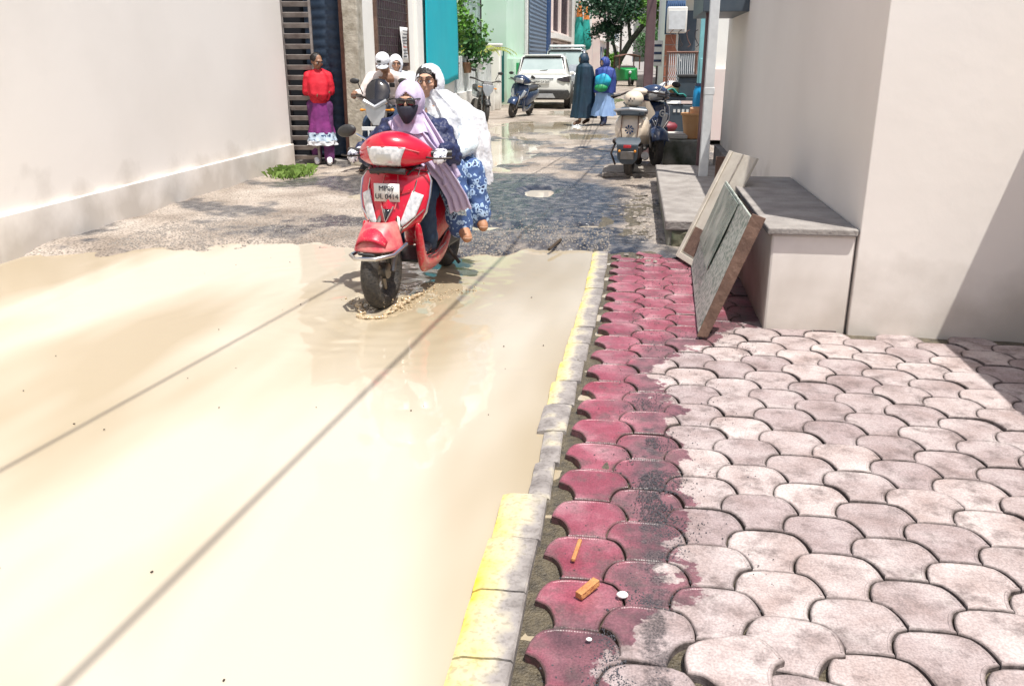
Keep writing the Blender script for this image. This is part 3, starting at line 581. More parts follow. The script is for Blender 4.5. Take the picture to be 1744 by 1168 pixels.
# ------------------------------------------------------------------ scooters (local frame: front towards -Y, wheels on z = 0)
def wheel(parent, y, R=.235, r=.055, w_=1.0, spokes=5, name='wheel', x=0):
    wl = MB().torus((x, y, R), R-r, r, 'x', 40, 12, w_).build('tyre', 'rubber')
    hubo = MB()
    hubo.lathe([(.0, -.045), (.05, -.045), (.055, 0), (.05, .045), (0, .045)], (x, y, R), 16, 'x')
    hubo.torus((x, y, R), R-r*1.75, .012, 'x', 32, 6, 2.2)
    for k in range(spokes):
        a = 2*pi*k/spokes; hubo.tube([(x, y+.04*cos(a), R+.04*sin(a)), (x, y+(R-r*1.8)*cos(a), R+(R-r*1.8)*sin(a))], [.02, .014], 6)
    h = hubo.build(name, 'steel_dull', parent); wl.name = 'tyre'; wl.parent = h; return h
def scooter(name, label, loc, rz, paint, group=None, tilt=(0, 0), plate=None, dirty=False, seatm='black_plastic', lens='lens_white', sides=True, mirror=(-1,), steer=0):
    t = thing(name, label, 'scooter', loc, rz, group, tilt)
    # leg shield / apron
    prof = [(.44, .11, -.49), (.47, .175, -.5), (.52, .205, -.5), (.6, .225, -.48), (.68, .237, -.46), (.75, .242, -.435), (.81, .238, -.41), (.85, .222, -.385), (.875, .185, -.37)]
    def pr(v):
        z = .44+(.875-.44)*v
        for a, b in zip(prof, prof[1:]):
            if z <= b[0]+1e-9: k = (z-a[0])/(b[0]-a[0]); return z, a[1]+(b[1]-a[1])*k, a[2]+(b[2]-a[2])*k
        return z, prof[-1][1], prof[-1][2]
    def S_(u, v, off=0):                      # u -1..1, v 0..1
        z, hw, y = pr(v); a = abs(u); bulge = .10*(a**2.2)+.03*sin(min(1, a*1.6)*pi)*(1-v)*.5
        crest = -.018*max(0, 1-a*4)*(1-abs(v-.35)); arch = (1-a**2)*-.03*(1-v)**3
        return Vector((u*hw*(1+.02*(v < .2)), y+bulge+crest-off, z-arch*0+(.055*a*a*(1-v)**2)))
    ap = MB().grid(lambda u, v: S_(u*2-1, v), 28, 20).build('front_apron', paint, t, solid=.012)
    def patch(name, q, m, off=.006, nn=8, sol=.006, par=None):
        return MB().grid(lambda a, b: S_(*( (1-b)*((1-a)*q[0][i]+a*q[1][i])+b*((1-a)*q[3][i]+a*q[2][i]) for i in (0, 1)), off), nn, nn).build(name, m, par or ap, solid=sol)
    for k in (-1, 1):
        patch('indicator_lens', [(k*.34, .1), (k*.8, .27), (k*.9, .6), (k*.62, .68)], lens, .012)
        e = MB().tube([S_(k*.3, .06, .01), S_(k*.66, .69, .012), S_(k*.84, .98, .01)], .005, 6).tube([S_(k*.3, .06, .01), S_(k*.62, .14, .014), S_(k*.97, .36, .01)], .005, 6)
        e.build('chrome_trim', 'chrome', ap)
        MB().tube([S_(k*1.0, .995, .0)+Vector((0, 0, .01)), S_(k*1.01, .8), S_(k*1.02, .55), S_(k*1.03, .3), S_(k*1.03, .05), (k*.19, -.36, .27)], .009, 8).build('edge_trim', 'chrome', ap)
    MB().tube([S_(-.17, .46, .014), S_(0, .24, .018), S_(.17, .46, .014)], .006, 6).tube([S_(0, .24, .018), S_(0, .02, .018)], .005, 6).build('badge', 'chrome', ap)
    patch('badge_plate', [(-.03, .27), (.03, .27), (.12, .43), (-.12, .43)], 'black_gloss', .016, 3)
    if dirty:
        MB().tube([S_(-.97, .93, .004), S_(-.5, .965, .008), S_(0, .955, .012), S_(.5, .965, .008), S_(.97, .93, .004)], .004, 6).build('panel_seam', 'black_plastic', ap)
        for k in (-1, 1): MB().tube([S_(k*.2, .9, .006), S_(k*.26, .6, .008), S_(k*.2, .42, .01)], .0035, 6).build('crease', 'red_dusty', ap)
        patch('horn_slot', [(.3, .62), (.56, .66), (.58, .7), (.32, .68)], 'lens_red', .008, 4)
        MB().tube([(-.12, -.45, .86), (0, -.47, .87), (.12, -.45, .86)], .02, 8).build('under_cowl', 'black_plastic', t)
        MB().tube([(.2, -.3, .93), (.12, -.38, .85), (.05, -.36, .78)], .007, 6).build('brake_cable', 'cable_black', t); MB().tube([(-.2, -.3, .93), (-.13, -.39, .86), (-.04, -.36, .78)], .007, 6).build('throttle_cable', 'cable_black', t)
    # inner leg shield, steering column and floor
    MB().grid(lambda u, v: S_((u*2-1)*.95, v, -.05), 12, 8).build('leg_shield', 'black_plastic', t, solid=.012)
    MB().tube([(0, -.33, .74), (0, -.3, .95)], [.05, .045], 14).build('steering_column', 'black_plastic', t)
    # lower fairing, side skirts and floorboard
    low = MB()
    for k in (-1, 1):
        low.loft([[Vector((k*a, y, z)) for a, z in pts] for y, pts in (
            (-.45, ((.15, .56), (.215, .58), (.215, .47), (.17, .44))), (-.40, ((.14, .5), (.215, .52), (.21, .27), (.16, .25))), (-.34, ((.12, .36), (.205, .38), (.2, .19), (.14, .17))), (-.25, ((.11, .27), (.19, .275), (.18, .16), (.12, .15))),
            (.0, ((.11, .26), (.185, .265), (.175, .15), (.11, .14))), (.16, ((.11, .29), (.18, .3), (.17, .19), (.11, .18))), (.34, ((.1, .38), (.165, .4), (.15, .3), (.1, .28))))])
    low.build('side_skirt', paint, t, sub=2)
    fl = MB().box((0, -.14, .262), (.29, .44, .02)).build('floorboard', 'black_plastic', t, bevel=.004)
    for k in (-1, 1): MB().tube([(k*.178, -.34, .275), (k*.184, -.1, .272), (k*.176, .12, .296)], .006, 6).build('chrome_trim', 'chrome', fl)
    # rear body, seat
    rb = MB().loft([[Vector((cx, y, cz)) for cx, cz in [(-w2, zb), (-w2*1.12, (zb*2+zt)/3), (-w2*1.05, zt-.05), (-w2*.75, zt), (w2*.75, zt), (w2*1.05, zt-.05), (w2*1.12, (zb*2+zt)/3), (w2, zb)]] for y, w2, zb, zt in
        ((.05, .1, .28, .6), (.12, .125, .3, .69), (.3, .15, .38, .7), (.55, .16, .46, .71), (.75, .14, .54, .72), (.9, .09, .62, .73))]).build('rear_body', paint, t, bevel=.02)
    MB().ball((0, .95, .66), (.08, .04, .045)).build('tail_lamp', 'lens_red', rb)
    MB().loft([[Vector((cx*w2, y, zz+cz)) for cx, cz in ((-1, 0), (-1.05, .04), (-.85, .075), (0, .09), (.85, .075), (1.05, .04), (1, 0))] for y, w2, zz in ((.0, .08, .68), (.08, .115, .69), (.3, .135, .7), (.42, .14, .715), (.7, .12, .73), (.84, .08, .73))]).build('seat', seatm, t, bevel=.01)
    MB().tube([(-.12, .62, .76), (-.14, .85, .8), (0, .98, .82), (.14, .85, .8), (.12, .62, .76)], .012, 8).build('grab_rail', 'black_plastic', t)
    MB().tube([(-.1, .3, .24), (-.14, .6, .2), (-.15, .85, .26)], [.03, .05, .045], 12).build('exhaust', 'steel_dull', t)
    MB().box((.06, .45, .27), (.1, .42, .14)).build('engine', 'black_plastic', t, bevel=.03)
    MB().tube([(.11, .3, .24), (.2, .34, .1)], [.012, .014], 8).build('side_stand', 'iron_black', t)
    wheel(t, .62, .235, .052, 1.0)
    # steered parts
    fw = wheel(t, -.62, .25, .056, 1.0)
    fk = MB()
    for k in (-1, 1): fk.tube([(k*.075, -.62, .25), (k*.08, -.5, .5), (k*.04, -.42, .62)], [.018, .02, .02], 8)
    fk.build('fork', 'steel_dull', t)
    fm = 'mud_spatter' if dirty else paint
    def fend(u, v):
        a = radians(-25+88*v); r = .29+.02*sin(v*pi); ww = .075+.055*sin(min(1, v*1.3)*pi*.6)
        ww *= (.8 if dirty else 1); x = (u*2-1)*ww; dr = -.06*abs(u*2-1)**2.5
        return Vector((x, -.62-(r+dr)*sin(a)*(1 if a > 0 else 1)*1.0, .25+(r+dr)*cos(a)))
    f = MB().grid(lambda u, v: fend(u, v*(.74 if dirty else 1)), 14, 18).build('front_fender', fm, t, solid=.008)
    if dirty:
        MB().loft([[Vector((x, y, z)) for x, y, z in ((-w1, y0+.05, z0), (-w1*.97, y0-d*.5, z0), (-w1*.7, y0-d*.9, z0), (0, y0-d*1.04, z0), (w1*.7, y0-d*.9, z0), (w1*.97, y0-d*.5, z0), (w1, y0+.05, z0))] for w1, y0, z0, d in ((.09, -.6, .575, .07), (.11, -.61, .54, .13), (.135, -.62, .45, .19), (.15, -.62, .405, .2))], False).build('fender_beak', 'red_dusty', f, solid=.008, sub=1)
        MB().tube([(-.155, -.62, .37), (-.145, -.76, .372), (-.07, -.86, .375), (.07, -.86, .38), (.145, -.76, .39), (.16, -.58, .425)], .013, 8).build('fender_guard', 'chrome', f)
        MB().tube([(-.13, -.7, .395), (-.05, -.83, .4), (.05, -.83, .395)], .01, 6).build('guard_bracket', 'black_plastic', f)
    # handlebar cowl
    def cw(u, v):
        x = (u*2-1)*.245; a = abs(u*2-1); hz = .082*(1-a**2.2)+.04; hy = .105*(1-a**2)+.04; zc = .965+.02*(1-a*a)-.01*a; an = v*2*pi
        cx, cz = cos(an), sin(an); p = .75
        return Vector((x, -.37-(hy*abs(cx)**p*(1 if cx > 0 else -.7))+.07*a*a, zc+hz*abs(cz)**p*(1 if cz > 0 else -.85)))
    cowl = MB().loft([[cw(i/24, j/28) for j in range(28)] for i in range(25)]).build('handlebar_cowl', paint, t, ang=60)
    def cf(x, z):   # point on the front of the cowl
        a = min(1, abs(x/.245)); hz = .082*(1-a**2.2)+.04; hy = .105*(1-a**2)+.04; zc = .965+.02*(1-a*a)-.01*a
        s_ = max(-1, min(1, (z-zc)/(hz*(1 if z > zc else .85)))); s1_ = abs(s_)**(1/.75); c1 = sqrt(max(0, 1-s1_*s1_))
        return Vector((x, -.37-hy*c1**.75+.07*a*a-.006, z))
    hl = MB().grid(lambda u, v: cf((u*2-1)*(.088+.045*v), (.885+.13*v)+.006*(1-(u*2-1)**2)), 12, 8).build('headlight', lens, t, solid=.01)
    MB().grid(lambda u, v: cf((u*2-1)*.05, .92+.055*v)+Vector((0, -.003, 0)), 6, 5).build('reflector', 'silver_paint', hl)
    MB().tube([cf(-.2, .98), cf(-.1, 1.015), cf(0, 1.022), cf(.1, 1.015), cf(.2, .98)], .004, 6).build('cowl_seam', 'red_dusty' if paint == 'red_paint' else 'black_plastic', cowl)
    for k in (-1, 1):
        MB().tube([(k*.22, -.31, .965), (k*.36, -.24, .965)], .019, 10).build('handle_grip', 'black_plastic', t)
        MB().tube([(k*.23, -.36, .945), (k*.30, -.37, .94), (k*.385, -.31, .94)], .007, 6).build('brake_lever', 'iron_black', t)
    for k in mirror:
        mr = MB().tube([(k*.16, -.32, 1.0), (k*.2, -.34, 1.05), (k*.255, -.35, 1.08)], .008, 6).build('mirror_stalk', 'chrome', t)
        MB().ball((k*.315, -.36, 1.1), (.068, .022, .04), 16, 10, (0, k*.22, 0)).build('mirror', 'black_plastic', mr)
    if plate:
        pl = MB().grid(lambda u, v: S_(-.03, .66, .012).lerp(S_(-.03, .66, .012), 0)+Vector(((u-.5)*.175, 0, (v-.5)*.115)), 1, 1).build('number_plate', 'plate_white', ap, solid=.006)
        pc = S_(-.03, .66, .022)
        text('plate_lettering', plate[0], .047, 'ink', pl, pc+Vector((0, 0, .026)), (pi/2, 0, 0)); text('plate_lettering', plate[1], .047, 'ink', pl, pc+Vector((0, 0, -.026)), (pi/2, 0, 0))
    return t
SX = (-1.49, 5.80)
red = scooter('scooter', 'red scooter splashing through the muddy puddle with two women aboard', (SX[0], SX[1], -.045), radians(-7.3), 'red_paint', plate=('MP09', 'UL 0414'), dirty=True)
# spray thrown up by the front wheel
mb = MB(); fx, fy = -1.57, 5.14
def drop(p, r): mb.ball(p, (r, r*rnd.uniform(.6, 1), r*rnd.uniform(.7, 1.5)), 6, 4, (rnd.random()*3, rnd.random()*3, 0))
for k in range(900):
    a = rnd.uniform(-.5, 1.0)*1.0; u = rnd.random(); sd = rnd.choice((-1, 1, 1))
    x = fx+sd*(.06+.42*u*rnd.random())+.12*u; y = fy-.16+(.75*u if sd > 0 else .35*u); h = .11*max(0, rnd.gauss(.2, .5))*(1-.5*u)
    drop((x, y, WATER+h+.002), rnd.uniform(.002, .007)*(1.1 if h < .02 else .7))
for sd, ln in ((1, .62), (-1, .3)):
    pts = []; rs = []
    for i in range(26):
        u = i/25; pts.append((fx+sd*(.065+.12*u)+.02*sin(i*2.3), fy-.2+ln*u, WATER+.004+.03*sin(u*pi)*abs(sin(i*1.3+1)))); rs.append(.004+.014*sin(u*pi)*(.3+.7*rnd.random()))
    mb.tube(pts, rs, 7)
pts = [(fx+.09*sin(a), fy-.2-.05*cos(a), WATER+.004+.008*rnd.random()) for a in [radians(-85+10*i) for i in range(18)]]; mb.tube(pts, [.008+.01*rnd.random() for _ in pts], 7)
tag(mb.build('water_splash', 'splash_water', remesh=.0045, disp=.014, dsize=.012, smi=1), 'muddy spray thrown up round the front wheel of the red scooter', 'splash', kind='stuff')

# ------------------------------------------------------------------ the two women on the red scooter
RZ = radians(-7.3); L0 = (SX[0], SX[1], -.045)
p = thing('person', 'woman driving the red scooter in lavender headscarf, sunglasses and navy jacket', 'person', L0, RZ)
J = dict(head=(.03, -.12, 1.28), neck=(.02, -.02, 1.15), pelvis=(0, .2, .84), shl=(.19, .0, 1.08), shr=(-.17, .0, 1.08), ell=(.3, -.08, .93), elr=(-.29, -.1, .92),
         wrl=(.29, -.18, .975), wrr=(-.29, -.18, .965), hpl=(.08, .18, .82), hpr=(-.08, .18, .82), knl=(.13, -.17, .66), knr=(-.12, -.17, .66), anl=(.12, -.09, .33), anr=(-.1, -.14, .33), toel=(.13, -.24, .3), toer=(-.1, -.27, .3),
         hdl=(.12, -1, -.02), hdr=(-.12, -1, -.02), upl=(0, 0, 1), upr=(0, 0, 1), thl=1, thr=-1)
_, R = body(J, p, 'skin_light', yaw=radians(8), pitch=radians(8), curl=.75)
cloth(J, [('neck', 'shl'), ('neck', 'shr'), ('shl', 'ell', 'wrl'), ('shr', 'elr', 'wrr'), ((0, -.01, 1.06), (0, .08, .93), 'pelvis')],
      [(.075, .075), (.075, .075), (.088, .075, .055), (.088, .075, .055), (.15, .14, .15)], 'jacket', 'navy_cloth', p, vox=.01, disp=.05, dsize=.055)
cloth(J, [('pelvis', 'hpl', 'knl', 'anl'), ('pelvis', 'hpr', 'knr', 'anr')], [(.14, .11, .085, .065)]*2, 'trousers', 'jean_navy', p, disp=.03, dsize=.08)
for k in 'lr':
    w_ = Vector(J['wr'+k]); d = Vector(J['hd'+k]).normalized(); g = MB(); g.cap(w_+Vector((0, .02, 0)), w_+d*.03, .034, .034); hand(g, w_+Vector((0, 0, .002)), d, (0, 0, 1), 1 if k == 'l' else -1, .75, 1.16); g.build('glove', 'glove_print', p, remesh=.007)
    shoe('shoe', 'black_cloth', p, J['an'+k], J['toe'+k])
hc = Vector(J['head'])
hood('headscarf', 'lavender', p, hc+Vector((0, .015, .005)), (.096, .118, .13), R, ow=.68, oh=.66, oc=-.08, fold=.07)
MB().grid(lambda u, v: hc+R@Vector((.078*(1-.45*v*v)*sin((u*2-1)*1.25), -.03-.088*cos((u*2-1)*1.25)+.012*v*0, -.012-.115*v*(1-.3*abs(u*2-1)**2)))-R@Vector((0, .012*sin(v*pi), 0)), 16, 8).build('face_mask', 'black_cloth', p, solid=.006)
sg = MB()
for k in (-1, 1):
    sg.ball(hc+R@Vector((.034*k, -.1, .012)), (.033, .012, .028), 16, 10, R.to_euler())
g = sg.build('sunglasses', 'black_gloss', p)
MB().tube([hc+R@Vector(q) for q in ((-.085, -.03, .02), (-.068, -.098, .03), (0, -.118, .026), (.068, -.098, .03), (.085, -.03, .02))], .005, 6).build('sunglass_frame', 'black_plastic', g)
# scarf wound round the neck, falling across the body to her left side
cape([(hc+Vector((.005, .035, -.085)), .085, .09), (hc+Vector((.01, .05, -.14)), .105, .1), (hc+Vector((.015, .05, -.2)), .15, .12)], 7, .05, ph=1).build('neck_wrap', 'lavender', p)
MB().ribbon([(-.05, -.14, 1.19), (.02, -.16, 1.1), (.11, -.17, 1.0), (.2, -.16, .9), (.27, -.12, .8), (.33, -.06, .66), (.345, -.02, .56)], [.15, .17, .16, .15, .14, .15, .17], [(.75, .1, .65)]*4+[(.9, -.1, .25)]*3, .016, 3, ph=.6).build('scarf_tail', 'lavender', p, solid=.008)
MB().ribbon([(.07, -.08, 1.2), (.14, -.11, 1.1), (.21, -.13, 1.0), (.27, -.12, .88), (.30, -.1, .76)], [.1, .12, .12, .12, .16], (.8, .1, .5), .014, 3, ph=2).build('scarf_tail', 'lavender', p, solid=.008)

p = thing('person', 'woman riding pillion under a billowing white shawl with patterned blue trousers', 'person', L0, RZ)
J = dict(head=(-.03, .38, 1.385), neck=(.03, .42, 1.24), pelvis=(.06, .5, .87), shl=(.2, .42, 1.14), shr=(-.12, .42, 1.15), ell=(.3, .3, .97), elr=(-.15, .2, 1.02), wrl=(.24, .13, .93), wrr=(-.05, .1, 1.0),
         hpl=(.12, .5, .86), hpr=(.1, .38, .86), knl=(.31, .3, .78), knr=(.23, .1, .8), anl=(.37, .3, .47), anr=(.3, .1, .42), toel=(.42, .24, .4), toer=(.37, .02, .36))
_, R = body(J, p, 'skin_light', yaw=radians(10), pitch=radians(-2))
cloth(J, [('neck', 'shl'), ('neck', 'shr'), ('shl', 'ell', 'wrl'), ('shr', 'elr', 'wrr'), ((.04, .42, 1.1), (.05, .46, .98), 'pelvis')],
      [(.075, .075), (.075, .075), (.08, .07, .05), (.08, .07, .05), (.14, .14, .16)], 'tunic', 'pale_print', p)
cloth(J, [('pelvis', 'hpl', 'knl', 'anl')], [(.15, .12, .105, .095)], 'trouser_leg', 'leopard', p, disp=.04)
cloth(J, [('pelvis', 'hpr', 'knr', 'anr')], [(.15, .12, .105, .09)], 'trouser_leg', 'leopard', p, disp=.04)
MB().ribbon([(.24, .0, .84), (.29, -.02, .72), (.31, .0, .62), (.33, .02, .52)], [.1, .13, .13, .1], (.9, -.2, 0), .012, 3).build('tunic_hem', 'pale_print', p, solid=.008)
for k in 'lr': shoe('sandal', 'sandal_tan', p, J['an'+k], J['toe'+k], 1.0)
hc = Vector(J['head'])
hood('headscarf', 'white_cloth', p, hc+Vector((.01, .03, .0)), (.105, .115, .128), R, ow=.82, oh=.95, oc=-.1, fold=.06)
MB().ball(hc+R@Vector((0, .022, .04)), (.083, .096, .082), 24, 14, R.to_euler()).build('hair', 'hair', p)
sp = MB()
for k in (-1, 1): sp.torus(hc+R@Vector((.034*k, -.104, .006)), .026, .0035, 'z', 18, 6)
sp = MB()
for k in (-1, 1):
    sp.tube([hc+R@Vector((.034*k+.028*cos(a), -.102, .008+.019*sin(a))) for a in [i*2*pi/14 for i in range(15)]], .0024, 6)
sp.tube([hc+R@Vector((-.01, -.106, .01)), hc+R@Vector((.01, -.106, .01))], .002, 5).build('spectacles', 'wood_dark', p)
cape([(hc+Vector((.03, .05, -.05)), .1, .1), (hc+Vector((.08, .08, -.13)), .15, .14), (hc+Vector((.15, .1, -.22)), .22, .19), (hc+Vector((.19, .1, -.38)), .22, .22), (hc+Vector((.23, .1, -.55)), .2, .22), (hc+Vector((.27, .1, -.7)), .16, .2)], 13, .06, n=110, ph=2, seed=4).build('shawl', 'sheer_white', p, disp=.05, dsize=.09)
# ------------------------------------------------------------------ buildings on the left
def slab(name, m, parent, a, b, bevel=.006): return MB().b2(a, b).build(name, m, parent, bevel=bevel, smooth=False)
def window_left(t, x, y0, y1, z0, z1, frame='iron_white', glass='window_dark', bars=0, hb=0, name='window', depth=.05):
    """window in a wall facing +X at plane x"""
    f = MB(); w_ = .07
    for a, b in (((x-.02, y0, z0), (x+depth, y0+w_, z1)), ((x-.02, y1-w_, z0), (x+depth, y1, z1)), ((x-.02, y0+w_, z0), (x+depth, y1-w_, z0+w_)), ((x-.02, y0+w_, z1-w_), (x+depth, y1-w_, z1))): f.b2(a, b)
    fr = f.build(name, frame, t, smooth=False, bevel=.005)
    MB().b2((x-.01, y0+.03, z0+.03), (x+.012, y1-.03, z1-.03)).build('pane', glass, fr, smooth=False)
    if bars:
        g = MB()
        for i in range(1, bars): yy = y0+(y1-y0)*i/bars; g.tube([(x+.035, yy, z0+.02), (x+.035, yy, z1-.02)], .008, 4)
        for i in range(1, hb): zz = z0+(z1-z0)*i/hb; g.tube([(x+.04, y0+.02, zz), (x+.04, y1-.02, zz)], .007, 4)
        g.build('grille', 'steel_dull', fr)
    return fr
# near house, cream plaster, left of the gate
t = thing('house', 'plain cream plastered house wall nearest on the left, beside the slatted gate', 'house', (-4.95, 5, 0))
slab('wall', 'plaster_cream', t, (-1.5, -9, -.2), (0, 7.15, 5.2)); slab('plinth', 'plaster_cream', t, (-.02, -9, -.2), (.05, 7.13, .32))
# gate house : slatted leaf, closed blue leaf, brown post, weathered pillar
t = thing('metal_gate', 'grey brown metal gate of horizontal slats standing ajar at left edge', 'gate', (-4.98, 12.2, 0), radians(6))
fr = MB().b2((0, -.02, .03), (.035, .02, 3.2)).b2((.40, -.02, .03), (.435, .02, 3.2)).build('gate_frame', 'gate_brown', t, bevel=.004)
for k in range(22): MB().box((.218, 0, .12+k*.14), (.37, .012, .07), (.5, 0, 0)).build('slat', 'gate_brown', t, smooth=False)
MB().tube([(.05, .03, .7), (.05, .03, 1.5)], .01, 6).build('gate_rod', 'iron_black', t)
t = thing('door', 'closed dark blue shutter door behind the woman in red', 'door', (-4.42, 12.75, 0))
MB().grid(lambda u, v: Vector((-.42+u*.62, .012*(1-abs((v*24) % 1*2-1)), .1+v*3.2)), 1, 96).build('door_leaf', 'gate_blue', t, solid=.02)
slab('door_frame', 'rust', t, (.2, -.3, 0), (.27, .05, 3.4)); slab('door_frame', 'gate_blue', t, (.12, -.06, 0), (.2, .05, 3.4))
slab('threshold', 'concrete', t, (-.6, -.35, -.02), (.27, .05, .06)); slab('doorway', 'dark_inside', t, (-3.5, .08, 0), (.27, .3, 3.6))
o = MB().loft([[Vector((x*(1+.05*sin(z*3)), y, z)) for x, y in ((-.11, -.13), (.11, -.14), (.12, .12), (-.11, .12))] for z in [i*.2 for i in range(18)]]).build('pillar', 'pillar_plaster', disp=.02, dsize=.12, bevel=.012, loc=(-4.02, 12.46, 0)); tag(o, 'weathered grey plaster pillar streaked brown between gate and white house', 'pillar')
# white house
t = thing('house', 'white plastered house with barred dark window and a turquoise sheet', 'house', (-4.1, 13, 0))
slab('wall', 'plaster_white', t, (-3, .12, -.1), (0, 6.9, 5.2)); slab('plinth', 'concrete', t, (-.02, .14, -.1), (.03, 6.88, .25)); slab('corner', 'plaster_white', t, (-.1, -.42, -.1), (0, .12, 5.2))
window_left(t, 0, .75, 2.75, 1.3, 3.2, 'wood_dark', 'window_dark', 16, 14); slab('pilaster', 'plaster_white', t, (0, 3.3, .2), (.07, 3.75, 5.2))
slab('window_sill', 'plaster_white', t, (0, .65, 1.2), (.12, 2.85, 1.28))
t = thing('notice', 'white printed paper notice stuck on the barred window', 'notice', (-4.01, 15.25, 1.72))
MB().grid(lambda u, v: Vector((.0+.015*sin(v*5+u*2), (u-.5)*.42, (v-.5)*.58)), 6, 6).build('sheet', 'paper', t, solid=.003)
for k in range(9): MB().b2((.017+.004*(k % 2), -.15, .22-k*.052), (.022+.004*(k % 2), .15-.04*(k % 3), .235-k*.052)).build('printed_line', 'ink' if k != 5 else 'orange_red', t, smooth=False)
o = MB().grid(lambda u, v: Vector((.0+.02*sin(u*7)*(1-v), u*3.0+(.05*sin(v*6) if u > .95 else 0)-.02*(u < .05)*sin(v*9), (v*3.0)-.05*u+.05*sin(u*8)*(v < .05))), 30, 24).build('tarpaulin', 'turquoise', solid=.01, loc=(-4.02, 16.95, 1.05)); tag(o, 'big flat turquoise sheet hung over the white house wall', 'tarpaulin')
# garden wall, pickets, potted plants
t = thing('fence', 'low white picket fence with flower pots hooked along its top', 'fence', (-4.35, 20, 0))
slab('base_wall', 'plaster_white', t, (-.1, .1, -.1), (.08, 6.8, .7))
for k in range(26): MB().box((0, .3+k*.25, 1.12), (.03, .12, .86)).build('picket', 'iron_white', t, smooth=False, bevel=.01)
slab('rail', 'iron_white', t, (-.05, .15, 1.38), (-.016, 6.7, 1.44))
def leaves(mb, c, r, n, s0, s1, seed=1, droop=.0):
    q = random.Random(seed); c = Vector(c)
    cl = [Vector((q.gauss(0, .45), q.gauss(0, .45), q.gauss(0, .45))) for _ in range(max(5, n//60))]
    for _ in range(n):
        b = q.choice(cl)+Vector((q.gauss(0, .2), q.gauss(0, .2), q.gauss(0, .2)))
        p = c+Vector((b.x*r[0], b.y*r[1], b.z*r[2])); d = Vector((q.gauss(0, 1), q.gauss(0, 1), q.gauss(0, .6)-droop)).normalized(); s = q.uniform(s0, s1); sd = d.cross(Vector((q.gauss(0, 1), q.gauss(0, 1), q.gauss(0, 1)))).normalized()*s*.32
        mb.add([p, p+d*s*.5+sd, p+d*s, p+d*s*.5-sd], [(0, 1, 2, 3)])
    return mb
def pot_plant(loc, h, r, leaf, label, pot='pot_clay', seed=1, n=300, group='potted plants on the fence'):
    t = thing('potted_plant', label, 'plant', loc, 0, group)
    MB().lathe([(.0, 0), (.09, 0), (.13, .22), (.15, .22), (.15, .26), (.12, .26), (.12, .24), (0, .24)]).build('pot', pot, t)
    st = MB(); q = random.Random(seed)
    for _ in range(7): a = q.random()*6.3; st.tube([(0, 0, .2), (.1*cos(a)*r*2, .1*sin(a)*r*2, h*.5), (r*.7*cos(a), r*.7*sin(a), h*.9)], [.012, .008, .004], 5)
    st.build('stem', 'bark', t)
    leaves(MB(), (0, 0, h*.65+.15), (r, r, h*.55), n, .07, .15, seed).build('foliage', leaf, t, smooth=False)
pot_plant((-4.3, 20.8, 1.15), 1.5, .5, 'leaf_light', 'tallest bushy light green potted plant beside the turquoise sheet', seed=3, n=800)
pot_plant((-4.25, 22.3, 1.15), 1.1, .42, 'leaf_mid', 'mid green potted shrub in the middle of the fence', seed=4, n=600)
pot_plant((-4.25, 24.0, 1.15), .95, .4, 'leaf_light', 'smaller light green potted plant near the white gate pillar', 'white_paint', seed=5, n=500)
pot_plant((-4.9, 22.5, .9), 2.3, .8, 'leaf_mid', 'large dark leafed potted bush behind the fence pots', seed=6, n=1100)
t = thing('palm', 'potted areca palm with arching yellow green fronds above the gate pillar', 'plant', (-4.5, 26.0, 1.25))
MB().lathe([(0, 0), (.1, 0), (.14, .25), (.12, .25), (0, .22)]).build('pot', 'pot_clay', t)
for k in range(11):
    a = k*.57+.3; f = MB(); prev = Vector((0, 0, .2)); L_ = .95+.2*(k % 3)
    for i in range(1, 13):
        u = i/12; p_ = Vector((cos(a)*L_*u*.9, sin(a)*L_*u*.9, .25+L_*(.9*u-.75*u*u))); d = p_-prev; f.tube([prev, p_], .006, 4)
        for s_ in (-1, 1):
            w_ = d.normalized().cross(Vector((0, 0, 1))).normalized()*s_; q = p_+w_*.2*sin(u*pi*.9+.2)+d*1.2-Vector((0, 0, .06)); f.add([p_, p_+d*.35+w_*.02, q, p_-d*.1], [(0, 1, 2, 3)])
        prev = p_
    f.build('frond', 'leaf_yellow', t, smooth=False)
o = MB().b2((-.22, -.2, 0), (.22, .2, 1.86)).b2((-.26, -.24, 1.86), (.26, .24, 1.93)).build('gate_pillar', 'plaster_white', bevel=.02, loc=(-4.35, 27.1, 0)); tag(o, 'square white gate pillar between picket fence and green gate', 'pillar')
t = thing('metal_gate', 'teal green iron gate with curved bars below the glazed green house', 'gate', (-4.4, 27.6, 0))
g = MB().b2((-.02, 0, .1), (.02, .05, 1.75)).b2((-.02, 1.9, .1), (.02, 1.95, 1.75)).b2((-.02, .05, .1), (.02, 1.9, .15)).b2((-.02, .05, 1.0), (.02, 1.9, 1.05)).build('gate_frame', 'iron_green', t)
for k in range(12): MB().tube([(0, .15+k*.15, .12), (.02, .15+k*.15+.05*sin(k), 1.0), (0, .2+k*.15, 1.7+.12*sin(k*.5))], .016, 5).build('bar', 'iron_green', t)
MB().b2((-.03, .05, .12), (-.02, 1.9, 1.0)).build('gate_panel', 'glass_sky', t, smooth=False)
t = thing('house', 'pale green two storey house with glazed upper window above the green gate', 'house', (-5.2, 20, 0))
slab('wall', 'plaster_green', t, (-3, .2, -.1), (0, 14.8, 6)); slab('pilaster', 'plaster_green', t, (-.1, 9.9, -.1), (.85, 15.0, 6)); slab('compound_wall', 'plaster_green', t, (.62, 10.1, -.1), (1.0, 15.2, 1.5))
